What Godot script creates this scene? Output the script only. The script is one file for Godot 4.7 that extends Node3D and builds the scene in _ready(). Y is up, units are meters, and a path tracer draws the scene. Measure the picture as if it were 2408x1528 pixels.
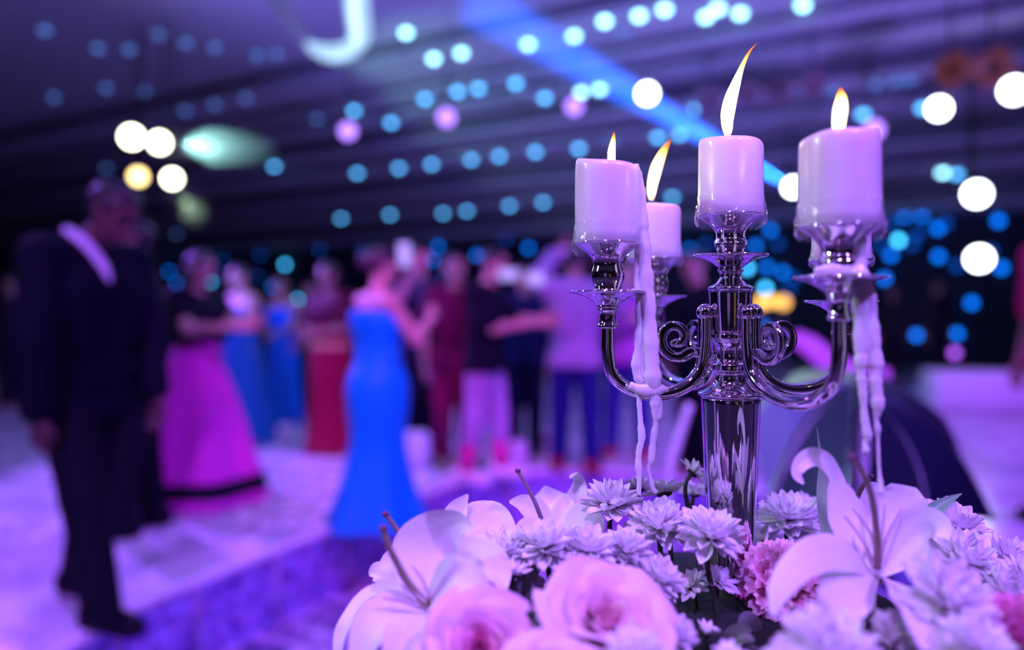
extends Node3D
# A banquet hall at night: a silver candelabra in a bed of flowers close to the lens, a lit stage and its guests far behind.

const F := 1777.0            # focal length in pixels of the 2408 x 1528 frame
const CX := 1204.0
const HY := 718.0            # row of the horizon
const CAMY := 1.28           # eye height over the stage floor (y = 0)
const HALL := -0.4           # hall floor
const S := 0.6 / 1777.0      # metres per pixel at the candelabra's axis
const AXIS := Vector3(0.17355, 0.0, -0.6)

var mats := {}
var taken := {}
var rng := RandomNumberGenerator.new()
# room axes: beams run along rx, the far wall lies towards rn
var rx := Vector3(0.858, 0, 0.514)
var rn := Vector3(0.514, 0, -0.858)
var steps := []              # ceiling undersides: [s from, s to, height]


func _ready() -> void:
	rng.seed = 7
	camera_and_light()
	room()
	stage()
	stage_lamps()
	small_lights()
	candelabra()
	candles()
	flowers()
	people()
	odds()


# ------------------------------------------------------------------ camera, environment, light
func lin(r: float, g: float, b: float) -> Color:
	return Color(r, g, b).linear_to_srgb()


func P(px: float, py: float, z: float) -> Vector3:
	return Vector3((px - CX) * z / F, CAMY + (HY - py) * z / F, -z)


func G(px: float, py: float, y := 0.0) -> Vector3:
	return P(px, py, (CAMY - y) * F / (py - HY))


func camera_and_light() -> void:
	var cam := Camera3D.new()
	cam.name = "camera"
	add_child(cam)
	cam.position = Vector3(0, CAMY, 0)
	var at := CameraAttributesPhysical.new()
	at.frustum_focal_length = 27.0
	at.frustum_near = 0.05
	at.frustum_far = 200.0
	at.frustum_focus_distance = 0.595
	at.exposure_aperture = 1.8
	cam.attributes = at
	cam.set_frustum(2.0 * 0.05 * 764.0 / F, Vector2(0, 0.05 * -46.0 / F * -1.0) * -1.0, 0.05, 200.0)
	cam.current = true
	var we := WorldEnvironment.new()
	we.name = "environment"
	var e := Environment.new()
	e.background_mode = Environment.BG_COLOR
	e.background_color = Color(0.02, 0.02, 0.05)
	e.tonemap_mode = Environment.TONE_MAPPER_LINEAR
	e.tonemap_exposure = 1.0
	e.sdfgi_enabled = true
	e.ssao_enabled = true
	e.ssil_enabled = true
	e.volumetric_fog_enabled = true
	e.volumetric_fog_density = 0.0
	we.environment = e
	add_child(we)
	# unseen lamps, placed for what they light: position, aim, colour (linear), energy, half angle
	# on the flowers and the candelabra
	place_unseen_lamp(Vector3(1.6, 3.9, 1.2), Vector3(0.2, 1.15, -0.6), lin(0.34, 0.135, 1.0), 16.5, 22.0, "unseen violet lamp lighting the flowers from behind the photographer's right shoulder")
	place_unseen_lamp(Vector3(-0.6, 3.9, 1.3), Vector3(0.1, 1.12, -0.55), lin(0.44, 0.23, 1.0), 8.6, 22.0, "unseen lavender lamp lighting the flowers from over the photographer's head")
	place_unseen_lamp(Vector3(-3.0, 2.6, -0.6), Vector3(0.15, 1.35, -0.6), lin(0.78, 0.95, 0.9), 2.8, 14.0, "unseen cool white lamp lighting the candles from the hall's left side")
	# on the stage and its guests
	place_unseen_lamp(Vector3(-6.6, 4.4, -8.6), Vector3(-0.8, 0.0, -4.5), lin(0.30, 0.09, 1.0), 125.0, 21.0, "unseen violet lamp lighting the floor from the back left of the stage")
	place_unseen_lamp(Vector3(2.2, 4.6, -1.0), Vector3(0.3, 0.2, -6.0), lin(0.32, 0.08, 1.0), 34.0, 40.0, "unseen violet lamp placed to light the middle of the stage")
	place_unseen_lamp(Vector3(5.4, 4.4, -2.2), Vector3(4.0, 0.0, -6.5), lin(0.34, 0.07, 1.0), 52.0, 36.0, "unseen violet lamp placed to light the right of the stage")
	place_unseen_lamp(Vector3(-1.0, 4.4, 1.0), Vector3(-0.55, 0.9, -4.7), lin(1.0, 0.08, 0.75), 20.0, 13.0, "unseen magenta lamp placed to light the front row of guests")
	place_unseen_lamp(Vector3(-2.6, 3.6, 1.2), Vector3(-0.7, -0.3, -3.5), lin(0.36, 0.12, 1.0), 24.0, 30.0, "unseen violet lamp placed to light the stage's skirt")
	place_unseen_lamp(Vector3(-4.6, 4.8, -4.6), Vector3(0.7, 0.98, -1.75), lin(0.62, 1.0, 0.75), 110.0, 5.0, "unseen pale green lamp on the left, placed to light the dark umbrella")
	place_unseen_lamp(Vector3(4.2, 4.5, 0.6), Vector3(8.9, 1.3, 1.9), lin(0.55, 0.25, 1.0), 130.0, 12.0, "unseen violet pink lamp lighting the right wall that the silver mirrors")
	# up at the ceiling, and on the walls mirrored in the silver
	place_unseen_lamp(Vector3(6.2, 1.6, -4.0), Vector3(0.0, 5.4, -8.5), lin(0.24, 0.16, 0.95), 48.0, 52.0, "unseen violet uplight at the right, placed to light the ceiling")
	place_unseen_lamp(Vector3(-4.8, 1.6, -4.6), Vector3(0.2, 5.4, -8.5), lin(0.17, 0.15, 1.0), 42.0, 48.0, "unseen blue violet uplight at the left, placed to light the ceiling")
	place_unseen_lamp(Vector3(1.0, 4.6, 1.5), Vector3(-3.0, 1.2, 6.0), lin(0.50, 0.28, 1.0), 190.0, 11.0, "unseen violet lamp lighting the wall behind the photographer that the silver mirrors")
	place_unseen_lamp(Vector3(3.6, 4.6, 0.8), Vector3(1.6, 1.2, 7.5), lin(1.0, 0.66, 0.38), 120.0, 9.0, "unseen amber lamp lighting the wall behind the photographer that the silver mirrors")


# ------------------------------------------------------------------ helpers: nodes
func numbered(called: String) -> String:
	if not taken.has(called):
		taken[called] = 0
		return called
	taken[called] += 1
	return "%s_%03d" % [called, taken[called]]


func thing(called: String, label: String, category: String, at := Vector3.ZERO, group := "") -> Node3D:
	var o := Node3D.new()
	o.name = numbered(called)
	add_child(o)
	o.position = at
	tag(o, label, category, group)
	return o


func tag(o: Node, label: String, category: String, group := "", kind := "") -> void:
	if label:
		o.set_meta("label", label)
	if category:
		o.set_meta("category", category)
	if group:
		o.set_meta("group", group)
	if kind:
		o.set_meta("kind", kind)


func part(called: String, mesh: Mesh, mat: Material, parent: Node, xf := Transform3D()) -> MeshInstance3D:
	var o := MeshInstance3D.new()
	o.name = called if parent != self else numbered(called)
	o.mesh = mesh
	o.material_override = mat
	parent.add_child(o, true)
	o.transform = xf
	return o


func struct(called: String, mesh: Mesh, mat: Material, label: String, category: String) -> MeshInstance3D:
	var o := part(called, mesh, mat, self)
	tag(o, label, category, "", "structure")
	return o


# ------------------------------------------------------------------ helpers: meshes
class MB:
	var v := PackedVector3Array()
	var i := PackedInt32Array()
	var uv := PackedVector2Array()
	var c := PackedColorArray()


func fin(m: MB) -> ArrayMesh:
	var a := []
	a.resize(Mesh.ARRAY_MAX)
	a[Mesh.ARRAY_VERTEX] = m.v
	a[Mesh.ARRAY_INDEX] = m.i
	if m.uv.size() == m.v.size():
		a[Mesh.ARRAY_TEX_UV] = m.uv
	if m.c.size() == m.v.size():
		a[Mesh.ARRAY_COLOR] = m.c
	var st := SurfaceTool.new()
	st.create_from_arrays(a)
	st.generate_normals()
	st.index()
	return st.commit()


func orient(m: MB, i0: int, v0: int) -> void:
	var mid := Vector3.ZERO
	for k in range(v0, m.v.size()):
		mid += m.v[k]
	mid /= maxf(1.0, m.v.size() - v0)
	var vol := 0.0
	for k in range(i0, m.i.size(), 3):
		vol += (m.v[m.i[k]] - mid).dot((m.v[m.i[k + 1]] - mid).cross(m.v[m.i[k + 2]] - mid))
	if vol > 0.0:
		for k in range(i0, m.i.size(), 3):
			var t := m.i[k]
			m.i[k] = m.i[k + 1]
			m.i[k + 1] = t


# rows of points; wrap joins the last column to the first; caps close both ends
func grid(m: MB, rows: Array, wrap: bool, caps := false, cols = null) -> void:
	var i0 := m.i.size()
	var v0 := m.v.size()
	var nr := rows.size()
	var nc: int = rows[0].size()
	for r in nr:
		m.v.append_array(rows[r])
		for c in nc:
			m.uv.append(Vector2(float(c) / maxf(1, nc - (0 if wrap else 1)), float(r) / maxf(1, nr - 1)))
		if cols != null:
			m.c.append_array(cols[r])
	var last := nc if wrap else nc - 1
	for r in nr - 1:
		for c in last:
			var a := v0 + r * nc + c
			var b := v0 + r * nc + (c + 1) % nc
			m.i.append_array(PackedInt32Array([a, b, b + nc, a, b + nc, a + nc]))
	if caps:
		for e in [0, nr - 1]:
			var mid := Vector3.ZERO
			for c in nc:
				mid += rows[e][c]
			var k := m.v.size()
			m.v.append(mid / nc)
			m.uv.append(Vector2(0.5, 0.0 if e == 0 else 1.0))
			if cols != null:
				m.c.append(cols[e][0])
			for c in nc:
				var a: int = v0 + e * nc + c
				var b: int = v0 + e * nc + (c + 1) % nc
				m.i.append_array(PackedInt32Array([k, b, a]) if e == 0 else PackedInt32Array([k, a, b]))
		orient(m, i0, v0)


func ring(at: Transform3D, r: float, seg: int, y := 0.0) -> PackedVector3Array:
	var p := PackedVector3Array()
	for k in seg:
		var a := TAU * k / seg
		p.append(at * Vector3(cos(a) * r, y, sin(a) * r))
	return p


# profile: flat list r, y, r, y ... times scale
func lathe(m: MB, prof: Array, seg: int, at := Transform3D(), scale := 1.0) -> void:
	var rows := []
	for k in range(0, prof.size(), 2):
		rows.append(ring(at, maxf(prof[k] * scale, 0.00002), seg, prof[k + 1] * scale))
	grid(m, rows, true, true)


func smooth_path(pts: Array, sub: int) -> PackedVector3Array:
	var out := PackedVector3Array()
	var n := pts.size()
	for k in n - 1:
		var a: Vector3 = pts[maxi(k - 1, 0)]
		var b: Vector3 = pts[k]
		var c: Vector3 = pts[k + 1]
		var d: Vector3 = pts[mini(k + 2, n - 1)]
		for s in sub:
			out.append(b.cubic_interpolate(c, a, d, float(s) / sub))
	out.append(pts[n - 1])
	return out


func smooth_vals(vals: Array, sub: int) -> PackedFloat32Array:
	var out := PackedFloat32Array()
	var n := vals.size()
	for k in n - 1:
		for s in sub:
			out.append(cubic_interpolate(vals[k], vals[k + 1], vals[maxi(k - 1, 0)], vals[mini(k + 2, n - 1)], float(s) / sub))
	out.append(vals[n - 1])
	return out


func tube(m: MB, path: PackedVector3Array, radii: PackedFloat32Array, seg: int, flat := 1.0, lump := 0.0, cols = null) -> void:
	var rows := []
	var cc := []
	var side := Vector3.ZERO
	var n := path.size()
	for k in n:
		var t := (path[mini(k + 1, n - 1)] - path[maxi(k - 1, 0)]).normalized()
		if side == Vector3.ZERO:
			side = t.cross(Vector3(0, 0, 1) if absf(t.z) < 0.8 else Vector3(0, 1, 0)).normalized()
		side = (side - t * side.dot(t)).normalized()
		var up := side.cross(t)
		var p := PackedVector3Array()
		for j in seg:
			var a := TAU * j / seg
			var rr: float = maxf(radii[k], 0.00005) * (1.0 + lump * (rng.randf() - 0.5))
			p.append(path[k] + side * cos(a) * rr + up * sin(a) * rr * flat)
		rows.append(p)
		if cols != null:
			var q := PackedColorArray()
			q.resize(seg)
			q.fill(cols[k])
			cc.append(q)
	grid(m, rows, true, true, cc if cols != null else null)


func rod(m: MB, a: Vector3, b: Vector3, r: float, seg := 10) -> void:
	tube(m, PackedVector3Array([a, b]), PackedFloat32Array([r, r]), seg)


func ball(m: MB, at: Vector3, r: Vector3, seg := 16, rows := 10, basis := Basis()) -> void:
	var rr := []
	for k in rows + 1:
		var t := PI * k / rows
		rr.append(ring(Transform3D(basis * Basis.from_scale(r), at), maxf(sin(t), 0.001), seg, cos(t)))
	grid(m, rr, true, true)


# a box with chamfered edges
func rbox(m: MB, at: Transform3D, size: Vector3, bev := 0.01) -> void:
	var h := size * 0.5
	bev = minf(bev, minf(h.x, minf(h.y, h.z)) * 0.9)
	var rows := []
	for lv in [[-h.y, bev], [-h.y + bev, 0.0], [h.y - bev, 0.0], [h.y, bev]]:
		var p := PackedVector3Array()
		var x: float = h.x - lv[1]
		var z: float = h.z - lv[1]
		var b: float = bev
		for q in [[x - b, z], [x, z - b], [x, -z + b], [x - b, -z], [-x + b, -z], [-x, -z + b], [-x, z - b], [-x + b, z]]:
			p.append(at * Vector3(q[0], lv[0], q[1]))
		rows.append(p)
	grid(m, rows, true, true)


# plain closed box without shared corners, for flat shading
func slab(m: MB, at: Transform3D, size: Vector3) -> void:
	var h := size * 0.5
	var c := []
	for k in 8:
		c.append(at * Vector3(h.x if k & 1 else -h.x, h.y if k & 2 else -h.y, h.z if k & 4 else -h.z))
	for f in [[0, 1, 3, 2], [5, 4, 6, 7], [4, 0, 2, 6], [1, 5, 7, 3], [2, 3, 7, 6], [4, 5, 1, 0]]:
		var v0 := m.v.size()
		for k in 4:
			m.v.append(c[f[k]])
			m.uv.append(Vector2(k & 1, k >> 1))
		m.i.append_array(PackedInt32Array([v0, v0 + 2, v0 + 1, v0, v0 + 3, v0 + 2]))


func slab_mesh(at: Transform3D, size: Vector3) -> ArrayMesh:
	var bm := BoxMesh.new()
	bm.size = size
	var st := SurfaceTool.new()
	st.append_from(bm, 0, at)
	return st.commit()


# a frame whose y axis runs along d
func along(d: Vector3, at := Vector3.ZERO) -> Transform3D:
	var y := d.normalized()
	var x := y.cross(Vector3(0, 0, 1) if absf(y.z) < 0.9 else Vector3(1, 0, 0)).normalized()
	return Transform3D(Basis(x, y, x.cross(y)), at)


# ------------------------------------------------------------------ helpers: materials
func mat(key: String, c: Color, rough := 0.6, metal := 0.0) -> StandardMaterial3D:
	if not mats.has(key):
		var m := StandardMaterial3D.new()
		m.resource_name = key
		m.albedo_color = c
		m.roughness = rough
		m.metallic = metal
		mats[key] = m
	return mats[key]


func glow(key: String, c: Color, energy: float) -> StandardMaterial3D:
	if not mats.has(key):
		var m := mat(key, Color(0.05, 0.05, 0.05), 0.4)
		m.emission_enabled = true
		m.emission = c
		m.emission_energy_multiplier = energy
	return mats[key]


func noise_tex(freq: float, cols: Array, size := 512, oct := 4, sd := 1) -> NoiseTexture2D:
	var n := FastNoiseLite.new()
	n.seed = sd
	n.frequency = freq
	n.fractal_octaves = oct
	var t := NoiseTexture2D.new()
	t.width = size
	t.height = size
	t.seamless = true
	t.noise = n
	var g := Gradient.new()
	g.offsets = PackedFloat32Array(cols.map(func(q): return q[0]))
	g.colors = PackedColorArray(cols.map(func(q): return q[1]))
	t.color_ramp = g
	return t


# ------------------------------------------------------------------ room
func at_room(a: float, y: float, s: float) -> Vector3:
	return rx * a + Vector3(0, y, 0) + rn * s


func room_box(a0: float, a1: float, y0: float, y1: float, s0: float, s1: float) -> ArrayMesh:
	var b := Basis(rx, Vector3.UP, -rn)
	return slab_mesh(Transform3D(b, at_room((a0 + a1) / 2, (y0 + y1) / 2, (s0 + s1) / 2)), Vector3(absf(a1 - a0), absf(y1 - y0), absf(s1 - s0)))


func room() -> void:
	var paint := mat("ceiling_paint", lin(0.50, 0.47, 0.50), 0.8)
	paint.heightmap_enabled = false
	var dark := mat("riser_shade_paint", lin(0.10, 0.085, 0.11), 0.75)  # step risers catch less light: that shade is put into this colour
	var wall := mat("dark_drape", lin(0.012, 0.014, 0.03), 0.9)
	var carpet := mat("hall_carpet", Color(1, 1, 1), 0.95)
	carpet.albedo_texture = noise_tex(0.02, [[0.3, lin(0.10, 0.07, 0.2)], [0.5, lin(0.3, 0.2, 0.4)], [0.62, lin(0.55, 0.4, 0.6)]], 512, 4, 3)
	carpet.uv1_triplanar = true
	carpet.uv1_world_triplanar = true
	carpet.uv1_scale = Vector3.ONE * 0.5
	struct("floor", room_box(-31.4, 9, HALL - 0.3, HALL, -7, 18), carpet, "patterned hall carpet below the stage, lit violet", "floor")
	struct("wall_far", room_box(-31.4, 9, HALL, 6, 17.4, 17.8), wall, "dark far wall of the hall hung with small blue lights", "wall")
	struct("wall_near", room_box(-31.4, 9, HALL, 6, -7, -6.6), mat("unseen_wall_grey", lin(0.06, 0.055, 0.07), 0.8), "dark unseen wall behind the photographer, mirrored in the silver", "wall")  # unseen wall, its grey chosen for what the silver mirrors
	struct("wall_left", room_box(-31.4, -31, HALL, 6, -6.6, 17.4), wall, "dark left wall of the hall", "wall")
	struct("wall_right", room_box(8.6, 9, HALL, 6, -6.6, 17.4), mat("unseen_wall_grey", Color.WHITE), "dark unseen right wall of the hall, mirrored in the silver", "wall")
	# stepped ceiling: rows at the picture's middle column where a flat part ends and where the next begins
	var h := 4.0
	var s0 := -6.6
	var ceil := thing("ceiling", "", "")
	tag(ceil, "stepped violet ceiling falling in dark bands towards the far wall", "ceiling", "", "structure")
	for b in [[35, 75], [150, 175], [200, 225], [255, 300], [325, 350], [385, 430], [448, 472], [495, 540], [0, 0]]:
		var z: float = 20.3 if b[0] == 0 else h * F / (HY - b[0])
		var s1 := z * 0.858
		steps.append([s0, s1, h])
		part("ceiling_panel", room_box(-31, 8.6, CAMY + h, CAMY + h + 0.2, s0, s1), paint, ceil)
		if b[0]:
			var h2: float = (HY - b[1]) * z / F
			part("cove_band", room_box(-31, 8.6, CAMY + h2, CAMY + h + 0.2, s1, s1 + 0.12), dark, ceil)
			part("cove_lip", room_box(-31, 8.6, CAMY + h2 - 0.03, CAMY + h2 + 0.02, s1 - 0.06, s1 + 0.0), paint, ceil)
			h = h2
			s0 = s1 + 0.12


# where the sight line through a pixel meets the stepped ceiling
func ceil_hit(px: float, py: float) -> Vector3:
	var kx := (px - CX) / F * 0.514 + 0.858
	for st in steps:
		var z: float = st[2] * F / maxf(HY - py, 20.0)
		var s := z * kx
		if s < st[0]:
			s = st[0] + 0.1
		if s <= st[1]:
			z = s / kx
			return Vector3((px - CX) * z / F, CAMY + st[2], -z)
	return wall_hit(px, py)


func wall_hit(px: float, py: float) -> Vector3:
	return P(px, py, 17.3 / ((px - CX) / F * 0.514 + 0.858))


# ------------------------------------------------------------------ stage
func stage() -> void:
	var edge := []
	for q in [[-420, 2200], [-120, 1760], [60, 1590], [180, 1506], [280, 1440], [420, 1378], [560, 1324], [700, 1270], [820, 1224], [960, 1172], [1100, 1126], [1250, 1104], [1450, 1108], [1700, 1140], [2000, 1210], [2300, 1330], [2700, 1560]]:
		edge.append(G(q[0], q[1]))
	edge = Array(smooth_path(edge, 3))
	var m := MB.new()
	var boards := mat("stage_floor", Color(1, 1, 1), 0.24)
	boards.albedo_texture = noise_tex(0.012, [[0.3, lin(0.50, 0.46, 0.55)], [0.7, lin(0.72, 0.68, 0.75)]], 512, 5, 5)
	boards.roughness_texture = noise_tex(0.03, [[0.3, Color(0.55, 0.55, 0.55)], [0.7, Color(1, 1, 1)]], 512, 4, 9)
	boards.uv1_triplanar = true
	boards.uv1_world_triplanar = true
	boards.uv1_scale = Vector3.ONE * 0.35
	var root := thing("stage", "", "")
	tag(root, "low glossy stage with a pale violet rim and a mottled sequin skirt", "stage", "", "structure")
	var outline := PackedVector2Array()
	for p in edge:
		outline.append(Vector2(p.x, p.z))
	for q in [[8.5, edge[edge.size() - 1].dot(rn)], [8.5, 17.3], [-30.9, 17.3], [-30.9, edge[0].dot(rn)]]:
		var c := at_room(q[0], 0, q[1])
		outline.append(Vector2(c.x, c.z))
	for p in outline:
		m.v.append(Vector3(p.x, 0, p.y))
		m.uv.append(p)
	m.i = Geometry2D.triangulate_polygon(outline)
	for k in range(0, m.i.size(), 3):
		var t0 := outline[m.i[k]]
		if (outline[m.i[k + 1]] - t0).cross(outline[m.i[k + 2]] - t0) < 0.0:
			var sw := m.i[k + 1]
			m.i[k + 1] = m.i[k + 2]
			m.i[k + 2] = sw
	part("stage_floor", fin(m), boards, root)
	# skirt in panels between upright battens, and the pale rim
	var sequin := mat("sequin_cloth", Color(1, 1, 1), 0.4, 0.25)
	sequin.albedo_texture = noise_tex(0.028, [[0.25, lin(0.06, 0.04, 0.35)], [0.42, lin(0.3, 0.12, 0.6)], [0.55, lin(0.65, 0.35, 0.8)], [0.68, lin(0.35, 0.4, 0.95)]], 512, 3, 21)
	sequin.uv1_triplanar = true
	sequin.uv1_world_triplanar = true
	sequin.uv1_scale = Vector3.ONE * 0.8
	var rim := mat("stage_rim", lin(0.75, 0.68, 0.8), 0.35)
	var rp := PackedVector3Array()
	var rr := PackedFloat32Array()
	for p in edge:
		rp.append(p + Vector3(0, -0.012, 0))
		rr.append(0.028)
	var rm := MB.new()
	tube(rm, rp, rr, 10)
	part("stage_rim", fin(rm), rim, root)
	var k := 0
	while k + 4 < edge.size():
		var sm := MB.new()
		var t := PackedVector3Array()
		var bt := PackedVector3Array()
		for j in 5:
			var p: Vector3 = edge[k + j] + Vector3(0, -0.03, 0)
			t.append(p)
			bt.append(Vector3(p.x, HALL, p.z))
		grid(sm, [t, bt], false)
		part("skirt_panel", fin(sm), sequin, root)
		var bm := MB.new()
		rod(bm, edge[k + 4] + Vector3(0, -0.03, 0.012), edge[k + 4] + Vector3(0, HALL, 0.012), 0.016, 8)
		part("skirt_batten", fin(bm), mat("batten", lin(0.35, 0.25, 0.45), 0.5), root)
		k += 4


# ------------------------------------------------------------------ lamps
# an unseen lamp, placed for what it lights: can, yoke, glowing lens and beam
func place_unseen_lamp(at: Vector3, aim: Vector3, c: Color, energy: float, half: float, label: String) -> void:
	var o := thing("unseen_lamp", label, "stage lamp", at)
	var d := (aim - at).normalized()
	lamp_body(o, d, 0.16, glow("lens_%s" % c.to_html(), c, 26.0), true)  # bright lens, mirrored as highlights in the silver
	var l := SpotLight3D.new()
	l.name = "beam"
	l.light_color = c
	l.light_energy = energy
	l.spot_angle = half
	l.spot_angle_attenuation = 0.7
	l.spot_range = 40.0
	l.spot_attenuation = 2.0
	l.light_size = 0.12
	l.shadow_enabled = true
	o.add_child(l)
	var front := at + d * 0.06
	l.look_at_from_position(front, front + d, Vector3.UP if absf(d.y) < 0.95 else Vector3.RIGHT)


func lamp_body(o: Node3D, d: Vector3, r: float, lens: Material, yoke := false) -> void:
	var black := mat("lamp_black", lin(0.015, 0.015, 0.018), 0.5)
	var b := MB.new()
	lathe(b, [0.02, -2.2, 0.6, -2.15, 0.75, -1.9, 0.85, -1.2, 0.9, -0.5, 1.05, -0.1, 1.12, 0.0, 1.12, 0.12, 1.02, 0.12, 0.98, 0.0, 0.95, -0.12, 0.02, -0.14], 20, along(d), r)
	part("lamp_can", fin(b), black, o)
	var g := MB.new()
	lathe(g, [0.01, -0.1, 0.9, -0.1, 0.93, -0.05, 0.8, 0.03, 0.5, 0.08, 0.01, 0.1], 20, along(d), r)
	part("lamp_lens", fin(g), lens, o)
	if yoke:
		var y := MB.new()
		var x := d.cross(Vector3.UP).normalized() * r * 1.25
		var up := Vector3(0, r * 2.0, 0)
		var c := -d * r * 1.0
		tube(y, PackedVector3Array([c + x, c + x + up * 0.8, c + x * 0.6 + up, c - x * 0.6 + up, c - x + up * 0.8, c - x]), PackedFloat32Array([0.014, 0.014, 0.014, 0.014, 0.014, 0.014]), 8)
		part("lamp_yoke", fin(y), black, o)


func face_cam(p: Vector3, jitter := 0.15) -> Vector3:
	return (Vector3(0, CAMY, 0) - p + Vector3(rng.randf_range(-1, 1), rng.randf_range(-1, 1), 0) * jitter * p.length()).normalized()


func stage_lamps() -> void:
	var white := glow("lens_white", lin(0.85, 0.92, 1.0), 16.0)
	var violet := glow("lens_violet", lin(0.42, 0.20, 1.0), 3.2)
	var warm := glow("lens_warm", lin(1.0, 0.95, 0.75), 16.0)
	var amber := glow("lens_amber", lin(1.0, 0.72, 0.28), 6.5)
	for q in [
		[818, 308, 11.0, 0.115, violet, "first and leftmost of the violet lamps hung below the ceiling"],
		[1050, 276, 11.0, 0.12, violet, "second violet lamp from the left, below the ceiling"],
		[1350, 250, 11.0, 0.115, violet, "third violet lamp from the left, over the left candle"],
		[2055, 305, 10.0, 0.12, violet, "violet lamp just right of the tall right candle's top"],
		[1522, 220, 11.0, 0.125, white, "large white lamp in the blue beam, left of the middle flame"],
		[1865, 440, 12.0, 0.12, white, "white lamp where the blue beam starts, beside the right candle"],
		[2208, 255, 10.0, 0.125, white, "white lamp below the orange lamp housings"],
		[2385, 212, 9.5, 0.145, white, "large white lamp at the top right edge"],
		[2297, 456, 10.0, 0.145, white, "large white lamp at mid height on the right"],
		[2303, 608, 10.7, 0.15, white, "lowest large white lamp on the right"],
		[310, 322, 10.5, 0.13, warm, "upper left lamp of the four warm lamps over the suited man"],
		[375, 335, 10.5, 0.12, warm, "upper right lamp of the four warm lamps over the suited man"],
		[325, 415, 11.1, 0.11, amber, "lower left amber lamp of the four over the suited man"],
		[405, 420, 11.1, 0.11, warm, "lower right lamp of the four over the suited man"],
	]:
		var p := P(q[0], q[1], q[2])
		var o := thing("stage_lamp", q[5], "stage lamp", p, "stage lamps")
		lamp_body(o, face_cam(p, 0.05), q[3], q[4])
		# hung on a thin pipe from the ceiling
		var hm := MB.new()
		rod(hm, Vector3(0, q[3] * 0.9, -q[3]), Vector3(0, maxf(ceil_over(p + Vector3(0, 0, -q[3])) - p.y - 0.012, 0.3), -q[3]), 0.018, 8)
		part("drop_pipe", fin(hm), mat("lamp_black", Color.BLACK), o)
	# beams seen in the haze
	beam(P(1865, 440, 11.9), P(1105, 0, 8.2), 0.07, 0.40, lin(0.01, 0.12, 1.0), 5200.0, 0.10, "blue light beam crossing the haze behind the middle candle")
	beam(P(385, 338, 10.3), P(640, 352, 10.8), 0.16, 0.30, lin(0.40, 0.95, 0.9), 9.0, 0.30, "teal glow in the haze right of the warm lamps", true)
	beam(P(405, 425, 10.3), P(470, 520, 10.6), 0.12, 0.26, lin(0.6, 0.9, 0.6), 1.2, 0.3, "faint green glow in the haze under the warm lamps", true)


func ceil_over(p: Vector3) -> float:
	var s := p.dot(rn)
	for st in steps:
		if s <= st[1] - 0.1:
			return CAMY + st[2] - (0.03 if s < st[0] + 0.1 else 0.0)
	return CAMY + 1.7


func beam(from: Vector3, to: Vector3, r0: float, r1: float, c: Color, energy: float, dens: float, label: String, cloud := false) -> void:
	var d := to - from
	var len := d.length()
	# the cone's tip lies behind the lamp so that the beam starts as wide as the lens
	var tip := from - d.normalized() * len * r0 / (r1 - r0)
	var full := (to - tip).length()
	var fog := FogVolume.new()
	fog.name = numbered("light_beam_haze")
	fog.shape = RenderingServer.FOG_VOLUME_SHAPE_CONE
	fog.size = Vector3(r1 * 2, full, r1 * 2)
	var fm := FogMaterial.new()
	fm.resource_name = fog.name
	fm.albedo = Color(0.95, 0.95, 0.95)
	fm.density = dens
	fog.material = fm
	add_child(fog)
	fog.transform = along(tip - to, (tip + to) * 0.5)
	if cloud:
		fog.shape = RenderingServer.FOG_VOLUME_SHAPE_ELLIPSOID
		fog.size = Vector3(r1 * 1.6, len * 1.25, r1 * 1.6)
		fog.position = from.lerp(to, 0.42)
	tag(fog, label, "haze", "", "stuff")
	var l := SpotLight3D.new()
	l.name = numbered("beam_source")
	l.light_color = c
	l.light_energy = energy
	l.spot_angle = rad_to_deg(atan(r1 / full)) * 1.02 if not cloud else 40.0
	l.spot_angle_attenuation = 0.5
	l.spot_range = 40.0
	l.spot_attenuation = 2.0
	l.light_size = 0.03
	l.shadow_enabled = true
	add_child(l)
	l.look_at_from_position(from + d.normalized() * 0.25, to)


func by_column(list: Array) -> Array:
	var out := []
	for k in range(0, list.size(), 2):
		out.append(Vector2(list[k], list[k + 1]))
	out.sort_custom(func(a, b): return a.x < b.x)
	return out


func nth(k: int) -> String:
	var ones := ["first", "second", "third", "fourth", "fifth", "sixth", "seventh", "eighth", "ninth", "tenth", "eleventh", "twelfth", "thirteenth", "fourteenth", "fifteenth", "sixteenth", "seventeenth", "eighteenth", "nineteenth"]
	if k < 19:
		return ones[k]
	var tens: String = ["twent", "thirt", "fort"][(k + 1) / 10 - 2]
	return tens + ("ieth" if (k + 1) % 10 == 0 else "y-" + ones[(k + 1) % 10 - 1])


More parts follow.
